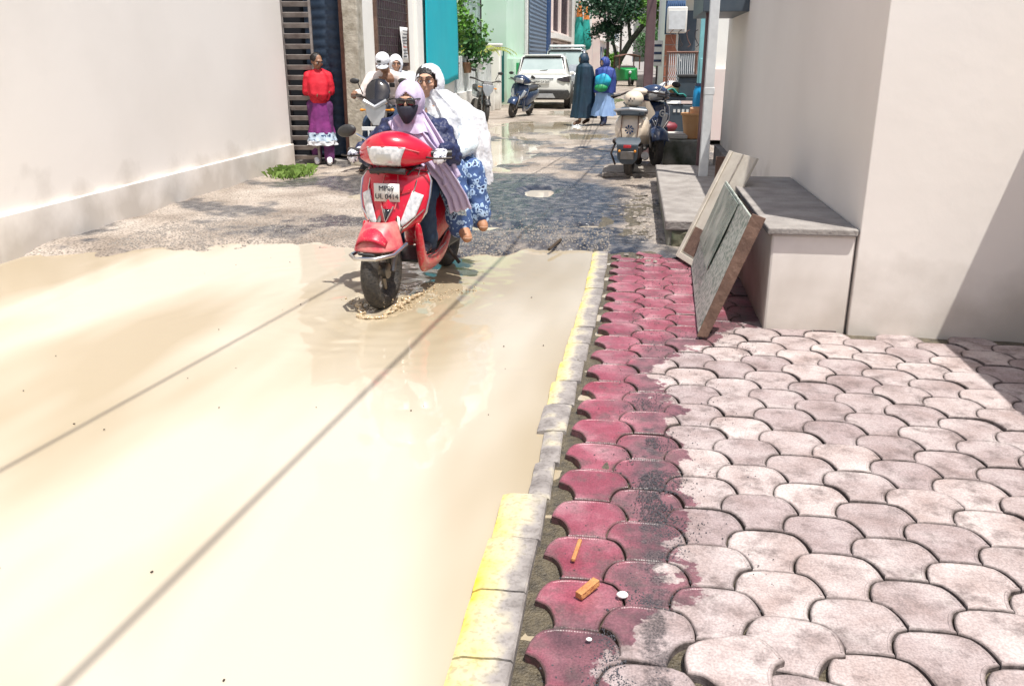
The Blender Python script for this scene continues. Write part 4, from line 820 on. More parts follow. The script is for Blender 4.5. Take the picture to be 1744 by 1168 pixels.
window_left(t, 0, 1.2, 2.3, 1.7, 4, 'wood_dark', 'leaf_mid', 5); window_left(t, .0, 6.4, 9.7, 1.9, 4.5, 'iron_black', 'glass_sky', 6, 2); MB().tube([(.9, 14.6, 0), (.9, 14.6, 5)], .06, 8).build('drainpipe', 'pvc_grey', t)
slab('sun_shade', 'iron_black', t, (0, 6.2, 1.78), (.55, 9.8, 1.88)); slab('meter_box', 'green_bag', t, (1.0, 11.2, .95), (1.08, 11.9, 1.35))
# shop with roller shutter
t = thing('shop', 'shop front with grey blue roller shutter and dark blue edge', 'shop', (-4.3, 35.2, 0))
slab('wall', 'plaster_white', t, (-3, 0, -.1), (0, 8.8, 6)); MB().grid(lambda u, v: Vector((.03+.02*abs((v*26) % 1*2-1), .3+u*6.6, .2+v*4.2)), 1, 104).build('roller_shutter', 'shutter_blue', t, solid=.02, smooth=False); slab('pilaster', 'blue_trim', t, (-.02, 7.0, 0), (.1, 8.6, 6))
t = thing('house', 'white house with two tiers of tall wooden louvred windows beyond the shutter', 'house', (-4.3, 44.1, 0))
slab('wall', 'plaster_pink', t, (-3, 0, -.1), (0, 13, 8))
for z0, z1 in ((.9, 2.35), (2.75, 5.4)):
    window_left(t, 0, .6, 4.6, z0, z1, 'plaster_pink', 'window_dark', 9, 0, depth=.12); window_left(t, 0, 5.2, 10.8, z0, z1, 'plaster_pink', 'window_dark', 9, 14, depth=.12)
slab('ledge', 'plaster_white', t, (0, .2, 2.45), (.3, 11.5, 2.7)); slab('pilaster', 'concrete', t, (0, 11.2, 0), (.2, 12.2, 8))
t = thing('house', 'bright white house with a beige recessed doorway behind the parked cars', 'house', (-4.3, 57.3, 0))
slab('wall', 'plaster_white', t, (-3, 0, -.1), (0, 30, 10)); slab('doorway', 'pillar_plaster', t, (0, 16, 0), (.1, 27, 4.2)); slab('recess', 'plaster_pink', t, (.1, 17, 0), (.16, 26, 3.8)); slab('balcony', 'plaster_pink', t, (0, 27.5, 4.6), (1.0, 30, 5.4))
# flags leaning at the doorway
for k, (yy, m1, lb) in enumerate(((62, 'flag_orange', 'left furled flag, orange above green, at the white house doorway'), (66, 'flag_orange', 'right furled flag, orange above dark green, at the white house doorway'))):
    t = thing('flag', lb, 'flag', (-4.0+.25*k, yy, .45), 0, 'furled flags by the doorway')
    MB().tube([(0, 0, 0), (0, 0, 5.2)], .04, 6).build('flag_pole', 'iron_white', t)
    MB().lathe([(.05, 4.7), (.18, 4.2), (.22, 3.7), (.1, 3.68)], seg=10).build('orange_cloth', m1, t, disp=.05); MB().lathe([(.22, 3.72), (.33, 2.9), (.45, 2.0), (.3, 1.7), (.05, 1.6)], seg=12).build('green_cloth', 'green_sheet', t, disp=.1)
# far buildings both sides
def block(name, label, x, y, sx_, sy_, h, m, nf, nw, side=1, base=0):
    t = thing(name, label, 'building', (x, y, base)); slab('wall', m, t, (min(0, -side*sx_), 0, -.2), (max(0, -side*sx_), sy_, h)); fh = h/nf
    for f in range(nf):
        slab('floor_band', 'plaster_white', t, (0, -.05, f*fh+fh-.15), (side*.35, sy_+.05, f*fh+fh))
        for k in range(nw):
            y0 = (k+.2)*sy_/nw; y1 = (k+.75)*sy_/nw; q = MB().b2((0, y0, f*fh+fh*.3), (side*.06, y1, f*fh+fh*.78)).build('window', 'glass_dark' if (f+k) % 2 else 'blue_curtain', t, smooth=False)
            MB().b2((side*.06, (y0+y1)/2-.05, f*fh+fh*.3), (side*.09, (y0+y1)/2+.05, f*fh+fh*.78)).build('frame', 'iron_white', q, smooth=False)
    # front windows facing down the lane
    for f in range(nf):
        q = MB().b2((-side*sx_*.7, -.05, f*fh+fh*.3), (-side*sx_*.35, 0, f*fh+fh*.75)).build('window', 'glass_dark', t, smooth=False); MB().b2((-side*sx_*.54, -.08, f*fh+fh*.3), (-side*sx_*.51, -.05, f*fh+fh*.75)).build('frame', 'iron_white', q, smooth=False)
    return t
block('building', 'white three storey building with pink ledges left of the dark wire pole', -3.7, 90, 8, 24, 10, 'plaster_pink', 3, 4)
block('building', 'grey white building with dark square windows between the two far poles', -3.1, 116, 8, 30, 13, 'plaster_white', 4, 4)
block('building', 'pale distant building closing the lane behind the tree', -1.0, 190, 30, 12, 9, 'plaster_cream', 3, 4)
block('building', 'low white distant building at the far right end of the lane', 9.0, 150, 14, 12, 6, 'plaster_white', 2, 3, -1)
def pole(name, label, x, y, h, r, m, arms=0, group=None):
    t = thing(name, label, 'pole', (x, y, 0), 0, group); MB().tube([(0, 0, 0), (0, 0, h)], [r, r*.8], 10).build('shaft', m, t)
    for k in range(arms):
        a = MB().box((0, 0, h*.62-k*.5), (1.6, .1, .1)).build('crossarm', 'iron_black', t)
        for s_ in (-1, -.4, .4, 1): MB().lathe([(0, 0), (.06, .02), (.09, .12), (.05, .2), (0, .22)], (s_*.7, 0, h*.62-k*.5+.05), 8).build('insulator', 'iron_white', a)
    return t
pole('utility_pole', 'dark utility pole with yellow base beside the grey white building', -2.35, 72, 9, .13, 'iron_black', 3, 'poles along the far lane')
pole('utility_pole', 'thin dark pole just left of the leaning tree trunk', -1.55, 84, 9, .11, 'iron_black', 1, 'poles along the far lane')
# cables slung over the lane
def cable(a, b, sag, r, label, m='cable_black'):
    a, b = Vector(a), Vector(b); o = MB().tube([a.lerp(b, i/24)-Vector((0, 0, sag*4*(i/24)*(1-i/24))) for i in range(25)], r, 6).build('cable', m); tag(o, label, 'cable', 'cables over the lane')
for k, (x0, z0, x1, z1) in enumerate(((-2.35, 5.9, .2, 4.3), (-2.35, 5.4, .2, 4.1), (-1.55, 5.4, .2, 3.9))):
    cable((x0, 72 if k < 2 else 84, z0), (x1, 14.4, z1), 1.3+.4*k, .008, ('highest thin black cable from the far pole to the brown pole', 'middle thin black cable from the far pole to the brown pole', 'lowest sagging black cable in front of the tree')[k])
cable((-.55, -4.1, 4.5), (1.3, 21.4, 4.5), .1, .013, 'thick cable over the puddle casting the long soft shadow')
cable((-1.9, -4.1, 4.5), (.2, 14.4, 4.3), .1, .011, 'thin second cable casting the faint shadow at the left of the puddle')
# tree arching over the far lane
t = thing('tree', 'leaning green tree arching over the end of the lane', 'tree', (-1.6, 62, 0))
MB().tube([(0, 0, 0), (.3, 0, 1.2), (1.1, 0, 2.6), (2.2, .2, 4.0), (3.2, .4, 5.4)], [.28, .24, .2, .17, .12], 10).build('trunk', 'bark', t, disp=.06)
for pts in ([(1.1, 0, 2.6), (.9, .3, 4), (.6, .6, 5.5)], [(2.2, .2, 4), (3.4, -.5, 4.3), (4.6, -1, 4.8)], [(.3, 0, 1.2), (-.2, .4, 3), (-1, .8, 4.6)]): MB().tube(pts, [.13, .09, .04], 8).build('limb', 'bark', t)
mb = MB()
for k, (c, r, n) in enumerate((((.2, 0, 4.6), (1.6, 1.4, 1.0), 2200), ((1.2, 1, 5.6), (2.0, 1.6, .9), 2200), ((-1.2, .5, 5.2), (1.2, 1.2, .9), 1100), ((-.4, 1.0, 3.6), (1.2, 1.0, .7), 1500))): leaves(mb, c, r, n, .12, .3, 20+k)
mb.build('crown', 'leaf_dark', t, smooth=False)
mb = MB()
for k, (c, r, n) in enumerate((((2.6, -.5, 4.4), (1.3, 1.2, .9), 1300), ((3.9, -.6, 5.2), (1.4, 1.2, 1.0), 1300))): leaves(mb, c, r, n, .12, .28, 30+k)
mb.build('crown', 'leaf_light', t, smooth=False)
for k, (x, y, h, m, lb) in enumerate(((3.5, 100, 4.2, 'leaf_mid', 'bright green bush showing under the leaning tree'), (-3.2, 100, 2.2, 'leaf_light', 'small yellow green bush at the foot of the far pole'), (1.6, 120, 5, 'leaf_mid', 'hazy green tree farthest down the lane'))):
    t = thing('tree', lb, 'tree', (x, y, 0)); MB().tube([(0, 0, 0), (.1, 0, h*.6)], [.2, .1], 8).build('trunk', 'bark', t); leaves(MB(), (0, 0, h*.65), (h*.5, h*.5, h*.4), 1500, .2, .45, 40+k).build('crown', m, t, smooth=False)
# ------------------------------------------------------------------ right hand side: shop front, posts, steps, stall
t = thing('shop', 'cream walled shop building on the right with dark and white front posts', 'shop', (1.02, 7.8, 0))
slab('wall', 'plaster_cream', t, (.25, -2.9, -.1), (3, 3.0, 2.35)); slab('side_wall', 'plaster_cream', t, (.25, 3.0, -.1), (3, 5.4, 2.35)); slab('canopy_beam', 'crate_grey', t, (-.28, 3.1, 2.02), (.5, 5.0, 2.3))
slab('plinth', 'concrete', t, (.16, -2.85, -.1), (.25, 5.3, .3))
o = MB().b2((-.05, -.05, .0), (.05, .05, 3.2)).b2((-.052, -.052, 1.0), (.06, .056, 1.08)).build('white_post', 'iron_white', bevel=.006, loc=(.80, 10.0, .12)); tag(o, 'white painted metal post at the right edge of the steps', 'post')
o = MB().b2((-.05, -.05, 0), (.05, .05, 3.2)).b2((-.07, -.07, 0), (.07, .07, .05)).build('dark_post', 'pole_brown', bevel=.005, loc=(.85, 11.2, .12)); tag(o, 'dark maroon post just behind the white post', 'post')
o = MB().b2((-.045, -.045, 0), (.045, .045, 3.2)).b2((-.02, -.06, .9), (.02, -.045, 1.4)).build('teal_post', 'teal_post', bevel=.005, loc=(.975, 14, .1)); tag(o, 'pale teal painted post beside the railing', 'post')
o = MB().box((0, 0, 0), (.12, .03, .5)).box((0, .02, 0), (.04, .05, .42)).build('hinge_plate', 'wood_dark', bevel=.006, loc=(.86, 8.6, .35)); tag(o, 'dark slotted wooden piece at the foot of the white post', 'board')
# set back compound wall nearest on the right
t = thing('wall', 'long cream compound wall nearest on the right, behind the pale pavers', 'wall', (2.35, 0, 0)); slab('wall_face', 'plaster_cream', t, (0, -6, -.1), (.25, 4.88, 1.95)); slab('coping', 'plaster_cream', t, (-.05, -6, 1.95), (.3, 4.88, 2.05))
# steps
def rough_block(name, m, a, b, label, top=None, disp=.02):
    c = [(a[i]+b[i])/2 for i in range(3)]; d = [abs(b[i]-a[i]) for i in range(3)]; nx, ny, nz_ = max(2, int(d[0]/.07)), max(2, int(d[1]/.07)), max(2, int(d[2]/.07))
    bm = bmesh.new(); bmesh.ops.create_cube(bm, size=1); bmesh.ops.subdivide_edges(bm, edges=bm.edges[:], cuts=6, use_grid_fill=True)
    for v in bm.verts: v.co = Vector((v.co.x*d[0], v.co.y*d[1], v.co.z*d[2]))
    me = bpy.data.meshes.new(name); bm.to_mesh(me); bm.free(); me.materials.append(M[m]); o = bpy.data.objects.new(name, me); C.objects.link(o); o.location = c
    x = o.modifiers.new('b', 'BEVEL'); x.width = .012; x.segments = 2; tx_ = bpy.data.textures.new(name, 'CLOUDS'); tx_.noise_scale = .18; x = o.modifiers.new('d', 'DISPLACE'); x.texture = tx_; x.strength = disp; me.shade_smooth(); me.set_sharp_from_angle(angle=radians(35))
    return tag(o, label, 'step')
t = thing('step', 'long low concrete step with mossy front beside the leaning boards', 'step', (.6, 9, 0))
for nm, m, a, b in (('tread', 'concrete', (-.31, -1.9, .15), (.45, 2.0, .235)), ('riser', 'concrete_moss', (-.29, -1.88, -.05), (.45, 2.0, .15))):
    q = rough_block(nm, m, a, b, None); q.parent = t; [q.pop(k) for k in ('label', 'category') if k in q.keys()]
q = MB().grid(lambda u, v: Vector((-.25+u*.42, -1.895-.012*noise.noise(Vector((u*4, v*4, 1))), -.02+v*.16)), 14, 8).build('moss_patch', 'moss_dark', t, solid=.01, disp=.02, dsize=.05)
b_ = rough_block('concrete_block', 'concrete_moss', (.45, 13.0, -.05), (1.05, 13.9, .36), 'mossy green grey concrete block carrying the orange bucket', disp=.012); b_['category'] = 'block'
o = MB().box((0, 0, 0), (.33, .5, .05)).box((0, -.02, .035), (.28, .42, .02)).build('slab', 'plaster_white', bevel=.006, loc=(.62, 13.35, .4)); tag(o, 'flat white slab standing in for the sunlit patch on the mossy block', 'slab')  # white slab placed where sun lights the block top, sunlight put into its colour
o = MB().b2((-.5, -.5, 0), (.4, .4, .05)).b2((-.44, -.44, .05), (.34, .34, .065)).build('drain_cover', 'debris_pale', bevel=.008, loc=(.1, 12.05, 0.0)); tag(o, 'square concrete drain cover under the cream scooter', 'cover')
# leaning old boards
def quad(name, m, pts, th, parent=None, bevel=.004):
    p0, p1, p2, p3 = [Vector(p) for p in pts]; n = (p1-p0).cross(p3-p0).normalized()*th
    return MB().loft([[p0, p1, p2, p3], [p0+n, p1+n, p2+n, p3+n]]).build(name, m, parent, bevel=bevel, smooth=False)
t = thing('leaning_board', 'cream board with a dark square cut out leaning on the step', 'board', (0, 0, 0))
A, B_, D_ = Vector((.40, 6.75, .0)), Vector((.54, 6.3, .0)), Vector((.78, 7.0, .8))
U_ = (B_-A); V_ = (D_-A)
def ub(u, v, off=0): return A+U_*u+V_*v+U_.cross(V_).normalized()*off
quad('panel', 'board_cream', [ub(0, 0), ub(1, 0), ub(1, 1), ub(0, 1)], .02, t); quad('edge_strip', 'board_cream', [ub(-.02, 0, .024), ub(.1, 0, .024), ub(.1, 1, .024), ub(-.02, 1, .024)], .012, t)
quad('edge_strip', 'board_cream', [ub(.1, 0, .024), ub(1, 0, .024), ub(1, .05, .024), ub(.1, .05, .024)], .012, t); quad('cut_out', 'wood_dark', [ub(.14, .07, .024), ub(.62, .07, .024), ub(.62, .3, .024), ub(.14, .3, .024)], .004, t)
quad('groove', 'debris_pale', [ub(.5, .32, .024), ub(.54, .32, .024), ub(.54, 1, .024), ub(.5, 1, .024)], .004, t)
t = thing('leaning_board', 'speckled green grey terrazzo slab leaning, its dark wooden edge on the pavers', 'board', (0, 0, 0))
P0, P1, P2, P3 = G(1172, 442, .0)+Vector((.03, 0, .01)), G(1192, 570, .0)+Vector((0, 0, .01)), Vector((.68, 4.78, .66)), Vector((.7, 6.5, .64))
quad('slab', 'terrazzo', [P0, P1, P2, P3], .015, t)
V0 = lambda u, v: P0.lerp(P1, u).lerp(P3.lerp(P2, u), v)+(P1-P0).cross(P3-P0).normalized()*.02
quad('painted_panel', 'board_green', [V0(.05, .3), V0(.62, .3), V0(.62, .98), V0(.05, .98)], .006, t)
quad('wooden_edge', 'wood_dark', [P1+Vector((-.02, -.05, .0)), P1+Vector((.04, -.06, .0)), P2+Vector((.05, -.05, .02)), P2+Vector((-.02, -.02, .04))], .05, t)
t = thing('ledge', 'cream plastered ledge along the shop wall that the old boards lean on', 'ledge', (.8, 4.92, 0))
slab('base', 'plaster_cream', t, (0, 0, -.1), (.46, 2.2, .56), .015); slab('top_slab', 'concrete', t, (-.03, -.03, .56), (.46, 2.22, .6), .008)
# bucket
t = thing('bucket', 'big orange terracotta coloured bucket holding a tan basin on the concrete block', 'bucket', (.87, 13.3, .37))
MB().lathe([(0, 0), (.125, 0), (.17, .33), (.19, .335), (.19, .365), (.165, .365), (.12, .02), (0, .02)], seg=28).build('bucket_body', 'terracotta', t, ang=50)
t = thing('basin', 'small tan basin with orange red underside resting in the orange bucket', 'basin', (.95, 13.42, .66), tilt=(.1, 0))
MB().lathe([(0, 0), (.11, 0), (.12, .06)], seg=22).build('basin_foot', 'orange_red', t); MB().lathe([(.12, .06), (.135, .065), (.135, .14), (.11, .14), (.1, .075), (0, .07)], seg=22).build('basin_body', 'tan_plastic', t)
# brown pole
o = MB().loft([[Vector((x*(1+.0*z), y, z)) for x, y in ((-.075, -.07), (-.02, -.075), (.02, -.06), (.07, -.07), (.075, .06), (.0, .07), (-.075, .06))] for z in (0, 1.5, 3, 4.4)]).build('steel_pole', 'pole_brown', bevel=.01, loc=(.19, 14.4, 0)); tag(o, 'thick rusty brown steel pole standing beside the navy scooter', 'pole')
# stall table
t = thing('table', 'long dark stall table with thin metal legs beside the brown pole', 'table', (.72, 15.2, 0))
slab('tabletop', 'crate_grey', t, (-.42, -.4, .84), (.42, .6, .9), .01)
for x in (-.38, .38):
    for y in (-.36, .55): MB().tube([(x, y, 0), (x, y, .85)], .022, 6).build('leg', 'iron_black', t)
slab('under_shelf', 'crate_grey', t, (-.38, -.3, .28), (.38, .5, .31))
o = MB().grid(lambda u, v: Vector(((u-.5)*.62, (v-.5)*.7, .1*sin(u*pi)*(.6+.6*sin(v*4+u*3))+.02*sin(u*22+v*7))), 30, 20).build('plastic_sheet', 'green_sheet', solid=.012, loc=(.52, 15.1, .915)); tag(o, 'crumpled teal green plastic sheet heaped on the stall table', 'sheet')
o = MB().chain([(-.2, 0, .05), (0, 0, .1), (.16, .0, .06)], [.05, .075, .045]).build('sack', 'bark', remesh=.015, disp=.05, loc=(.62, 14.9, .93)); o.data.materials[0] = M['tan_plastic']; tag(o, 'brown folded sack on the green sheet', 'sack')
t = thing('crate', 'dark grey lidded crate standing on the right of the stall table', 'crate', (.86, 14.95, .905))
MB().loft([[Vector((x*k, y*k, z)) for x, y in ((-.17, -.16), (.17, -.16), (.17, .16), (-.17, .16))] for z, k in ((0, .9), (.3, 1))]).build('crate_body', 'crate_grey', t, bevel=.01); slab('lid', 'black_plastic', t, (-.19, -.18, .3), (.19, .18, .345), .01)
t = thing('crate', 'big dark grey box with white lettered band under the stall table', 'crate', (.75, 15.0, .32))
slab('crate_body', 'crate_grey', t, (-.22, -.2, 0), (.3, .3, .45), .015)
for k in range(5): MB().box((-.1+.07*k, -.205, .36), (.04, .01, .05)).build('lid_clip', 'plate_white', t, smooth=False)
o = MB().ball((0, 0, 0), (.25, .2, .11), 20, 10).build('sack', 'maroon', disp=.04, loc=(.5, 14.9, .42)); tag(o, 'slumped dark red sack under the stall table', 'sack')
t = thing('pipe', 'short grey plastic pipe lying below the stall table', 'pipe', (.65, 14.5, .1)); MB().tube([(-.2, 0, 0), (.35, .05, 0)], .085, 16).build('barrel', 'pvc_grey', t); MB().tube([(-.24, 0, 0), (-.14, 0, 0)], .1, 16).build('collar', 'pvc_grey', t)
t = thing('plastic_can', 'bright blue plastic can hanging beside the dark post', 'can', (.93, 13.6, .62)); MB().lathe([(0, 0), (.05, .01), (.075, .1), (.07, .42), (.05, .46), (.05, .5), (0, .5)], seg=16).build('can_body', 'blue_plastic', t)
MB().lathe([(.058, .49), (.058, .53), (0, .53)], seg=14).build('cap', 'navy_paint', t)
# railing
t = thing('railing', 'brown topped iron railing with twisted white bars behind the stall', 'railing', (.82, 16.2, 0))
MB().tube([(-.3, 0, 1.6), (.3, 0, 1.6)], .022, 6).tube([(-.3, 0, .9), (.3, 0, .9)], .015, 6).tube([(-.28, 0, .1), (-.28, 0, 1.6)], .022, 6).tube([(.22, 0, .1), (.22, 0, 1.6)], .022, 6).build('frame', 'rust', t)
for k in range(15): x = -.25+k*.036; MB().tube([(x, 0, .9), (x+.012, 0, 1.12), (x-.014, 0, 1.18), (x+.014, 0, 1.24), (x, 0, 1.3), (x, 0, 1.6)], .008, 5).build('bar', 'iron_white', t)
for k in range(4): x = -.22+k*.14; MB().tube([(x+.05*sin(a)*(1-a/14), 0, 1.66+a*.05+.03*cos(a*1.3)) for a in [i*.5 for i in range(15)]], .007, 5).build('scroll', 'iron_black' if k % 2 else 'rust', t)
# houses behind the stall
t = thing('house', 'white house with dark blue curtains and a brick pier behind the stall', 'house', (.62, 18.5, 0))
slab('wall', 'plaster_white', t, (.25, 0, -.1), (4, 22, 4.6)); slab('front_wall', 'plaster_pink', t, (.0, -.12, -.1), (1.9, 0, 1.3)); slab('brick_pier', 'brick_red', t, (-.08, -.3, 0), (.16, -.12, 1.95)); slab('ledge', 'plaster_white', t, (-.1, -.4, 2.6), (.7, 0, 2.75))
for k in range(5): MB().grid(lambda u, v: Vector((-.1+k*.075+u*.07, -.42+.02*sin(u*12), 1.95+v*.62)), 8, 2).build('curtain', 'blue_curtain', t, solid=.008)
for z in range(9): MB().b2((-.085, -.305, .15+z*.2), (.165, -.3, .162+z*.2)).build('mortar_joint', 'concrete', t, smooth=False)
slab('shutter', 'plaster_cream', t, (.6, -.16, 1.3), (.85, -.12, 3.2)); slab('dark_doorway', 'crate_grey', t, (.18, -.13, .9), (.52, -.12, 2.4)); window_left(t, .24, 3, 6, 1.2, 2.8, 'iron_white', 'glass_dark')
t = thing('cooler_box', 'white cooler box fixed above the railing', 'cooler', (.72, 17.2, 1.95)); slab('casing', 'plaster_white', t, (-.2, -.2, 0), (.16, .2, .45), .02)
MB().b2((-.17, -.21, .06), (.13, -.2, .38)).build('front_grille', 'iron_white', t); MB().tube([(0, 0, 0), (0, 0, -.25), (.1, .1, -.5)], .012, 6).build('drain_hose', 'pvc_grey', t)
t = thing('signboard', 'small white board with blue stripes beyond the brown pole', 'sign', (.42, 19.0, 1.35)); slab('board', 'plate_white', t, (-.1, 0, 0), (.1, .02, .5), .003)
for k in range(3): MB().b2((-.08, -.006, .08+k*.15), (.08, 0, .13+k*.15)).build('stripe', 'navy_paint', t, smooth=False)
MB().tube([(.0, .03, -1.35), (.0, .03, .1)], .02, 6).build('sign_post', 'iron_black', t)
block('building', 'white house on the right edge of the far lane', 2.2, 45, 8, 40, 7, 'plaster_white', 2, 6, -1)
scooter('scooter', 'white scooter half hidden behind the stall table and brown pole', (.5, 17.4, 0), radians(24), 'white_paint', mirror=(1,), lens='silver_paint')
t = thing('carton', 'small brown carton under the stall beside the grey pipe', 'carton', (.95, 14.75, .0), .3); slab('carton_body', 'tan_plastic', t, (-.12, -.1, 0), (.12, .1, .2), .004); slab('flap', 'tan_plastic', t, (-.12, -.16, .2), (.12, -.02, .205))
t = thing('gas_cylinder', 'small dull red gas cylinder by the wall behind the table', 'cylinder', (1.02, 15.9, .0)); MB().lathe([(.0, 0), (.12, .01), (.14, .06), (.14, .32), (.1, .42), (.03, .45), (0, .45)], seg=20).build('cylinder_body', 'maroon', t); MB().torus((0, 0, .5), .07, .01, 'z', 18, 6).build('collar_ring', 'maroon', t)
# tuft of weeds by the gate
mb = MB(); q = random.Random(3)
for _ in range(600):
    x, y = q.gauss(-4.55, .1), q.gauss(11.1, .16)
    a = q.random()*6.3; h = q.uniform(.05, .16); d = Vector((cos(a), sin(a), 0))*h*.6; p_ = Vector((x, y, 0)); w_ = Vector((-sin(a), cos(a), 0))*.008; mb.add([p_-w_, p_+w_, p_+d*.6+Vector((0, 0, h*.8))+w_*.6, p_+d*1.3+Vector((0, 0, h*.75))], [(0, 1, 2, 3)])
tag(mb.build('grass', 'grass_green', smooth=False), 'tuft of bright green weeds at the foot of the slatted gate', 'grass', kind='stuff')

# ------------------------------------------------------------------ motorcycles
def motorcycle(name, label, loc, rz, tank, cowl, group=None, tilt=(0, 0), visor=False, nobar=False, lensm='silver_paint'):
    t = thing(name, label, 'motorcycle', loc, rz, group, tilt)
    wheel(t, -.66, .29, .05, 1.0, 6); wheel(t, .64, .29, .06, 1.0, 6)
    f = MB()
    for k in (-1, 1): f.tube([(k*.08, -.66, .29), (k*.085, -.5, .68), (k*.085, -.42, .95)], [.02, .024, .024], 8)
    f.tube([(-.1, -.47, .76), (.1, -.47, .76)], .03, 8).build('fork', 'steel_dull', t)
    MB().grid(lambda u, v: Vector(((u-.5)*.13, -.66-(.33-.03*abs(u*2-1)**2)*sin(radians(-40+95*v)), .29+(.33-.03*abs(u*2-1)**2)*cos(radians(-40+95*v)))), 8, 14).build('front_mudguard', cowl, t, solid=.008)
    MB().loft([[Vector((x, y, z)) for x, y, z in r] for r in ([(-.02, -.66, .72), (.02, -.66, .72), (.02, -.6, .72), (-.02, -.6, .72)], [(-.1, -.66, .83), (.1, -.66, .83), (.07, -.5, .8), (-.07, -.5, .8)], [(-.13, -.64, .92), (.13, -.64, .92), (.1, -.46, .92), (-.1, -.46, .92)], [(-.1, -.58, 1.0), (.1, -.58, 1.0), (.08, -.46, 1.0), (-.08, -.46, 1.0)])]).build('headlamp_cowl', cowl, t, bevel=.012)
    MB().loft([[Vector((x, y, z)) for x, y, z in r] for r in ([(-.04, -.69, .67), (.04, -.69, .67), (.04, -.6, .67), (-.04, -.6, .67)], [(-.12, -.69, .8), (.12, -.69, .8), (.1, -.6, .8), (-.1, -.6, .8)], [(-.14, -.68, .93), (.14, -.68, .93), (.1, -.6, .93), (-.1, -.6, .93)], [(-.03, -.68, .89), (.03, -.68, .89), (.05, -.6, .89), (-.05, -.6, .89)])]).build('headlight', lensm, t, bevel=.006)
    if visor:
        MB().loft([[Vector((w2*sx_, y+.05*abs(sx_)**2, z)) for sx_ in (-1, -.75, -.4, 0, .4, .75, 1)]+[Vector((w2*sx_, y+.1, z)) for sx_ in (1, 0, -1)] for w2, y, z in ((.12, -.6, .96), (.155, -.56, 1.02), (.165, -.52, 1.09), (.145, -.48, 1.17), (.09, -.44, 1.23), (.03, -.42, 1.25))]).build('visor', 'black_gloss', t, bevel=.01)
        MB().tube([(-.15, -.68, .98), (0, -.72, .9), (.15, -.68, .98)], .03, 6).build('brow_trim', 'silver_paint', t)
        br = MB().box((0, -.8, .64), (.34, .02, .05)).build('crash_bar', 'iron_white', t, bevel=.006); MB().tube([(-.08, -.8, .62), (-.08, -.8, .42), (.08, -.8, .42), (.08, -.8, .62)], .014, 6).build('bar_bracket', 'iron_white', br)
    MB().loft([[Vector((w2*cos(a), y, zc+hz*sin(a))) for a in [i*2*pi/14 for i in range(14)]] for y, w2, zc, hz in ((-.38, .05, .82, .06), (-.28, .13, .84, .11), (-.1, .15, .85, .12), (.05, .1, .82, .07), (.12, .05, .8, .04))]).build('fuel_tank', tank, t)
    MB().loft([[Vector((w2*sx_, y, z+dz)) for sx_, dz in ((-1, 0), (-.9, .06), (0, .08), (.9, .06), (1, 0))] for y, w2, z in ((.05, .07, .76), (.2, .12, .76), (.5, .12, .79), (.8, .08, .84))]).build('seat', 'black_plastic', t, bevel=.008)
    MB().loft([[Vector((w2*sx_, y, z)) for sx_, z in ((-1, z0), (1, z0), (.9, z1), (-.9, z1))] for y, w2, z0, z1 in ((.1, .1, .6, .75), (.5, .12, .62, .78), (.9, .06, .76, .86))]).build('tail_panel', tank, t, bevel=.015)
    e = MB().box((0, -.02, .42), (.22, .34, .3)).box((0, -.2, .55), (.16, .14, .22), (.5, 0, 0)); [e.box((0, -.22, .48+k*.035), (.2, .17, .012), (.5, 0, 0)) for k in range(5)]; e.build('engine', 'steel_dull', t, bevel=.01)
    MB().tube([(.09, -.28, .5), (.13, -.3, .3), (.14, 0, .22), (.15, .3, .26), (.16, .75, .33)], [.02, .022, .025, .045, .045], 10).build('exhaust', 'chrome', t)
    MB().tube([(0, -.4, .8), (0, -.25, .35), (0, .3, .35), (0, .64, .29)], .03, 8).build('frame', 'iron_black', t)
    MB().tube([(-.36, -.25, 1.04), (-.27, -.33, 1.03), (-.1, -.4, .98), (.1, -.4, .98), (.27, -.33, 1.03), (.36, -.25, 1.04)], .014, 8).build('handlebar', 'iron_black', t)
    for k in (-1, 1):
        MB().tube([(k*.25, -.34, 1.03), (k*.37, -.24, 1.04)], .02, 8).build('grip', 'black_plastic', t); MB().tube([(k*.24, -.37, 1.04), (k*.38, -.33, 1.02)], .007, 5).build('lever', 'steel_dull', t)
        m_ = MB().tube([(k*.22, -.35, 1.05), (k*.28, -.36, 1.2)], .008, 5).build('mirror_stalk', 'iron_black', t); MB().ball((k*.32, -.36, 1.22), (.065, .02, .038), 12, 8).build('mirror', 'black_plastic', m_)
        MB().tube([(k*.1, -.56, .86), (k*.19, -.56, .86)], .012, 5).ball((k*.2, -.57, .86), (.03, .03, .02), 8, 6).build('indicator', 'lens_amber', t)
    MB().tube([(.08, .1, .35), (.2, .12, .05)], .014, 6).build('side_stand', 'iron_black', t)
    return t
BZ = radians(6); BL = (-3.4, 11.75, 0)
motorcycle('motorcycle', 'dark motorcycle with silver headlamp mask ridden by two men behind the red scooter', BL, BZ, 'black_gloss', 'black_gloss', visor=True)
motorcycle('motorcycle', 'silver and black parked motorcycle in front of the picket fence', (-3.75, 20.9, 0), radians(22), 'silver_paint', 'black_plastic', tilt=(0, radians(8)))
p = thing('person', 'man in white cap and cream shirt riding the dark motorcycle', 'person', BL, BZ)
J = dict(head=(.02, -.12, 1.44), neck=(.06, .02, 1.3), pelvis=(0, .25, .84), shl=(.25, .05, 1.22), shr=(-.16, .02, 1.24), ell=(.36, -.08, 1.02), elr=(-.3, -.05, 1.02), wrl=(.34, -.2, 1.06), wrr=(-.37, -.2, 1.07), hdl=(.1, -1, -.2), hdr=(.1, -1, -.2),
         hpl=(.1, .2, .82), hpr=(-.1, .2, .82), knl=(.2, -.16, .68), knr=(-.2, -.16, .68), anl=(.17, -.02, .3), anr=(-.26, -.16, .12), toel=(.18, -.16, .26), toer=(-.3, -.34, .06))
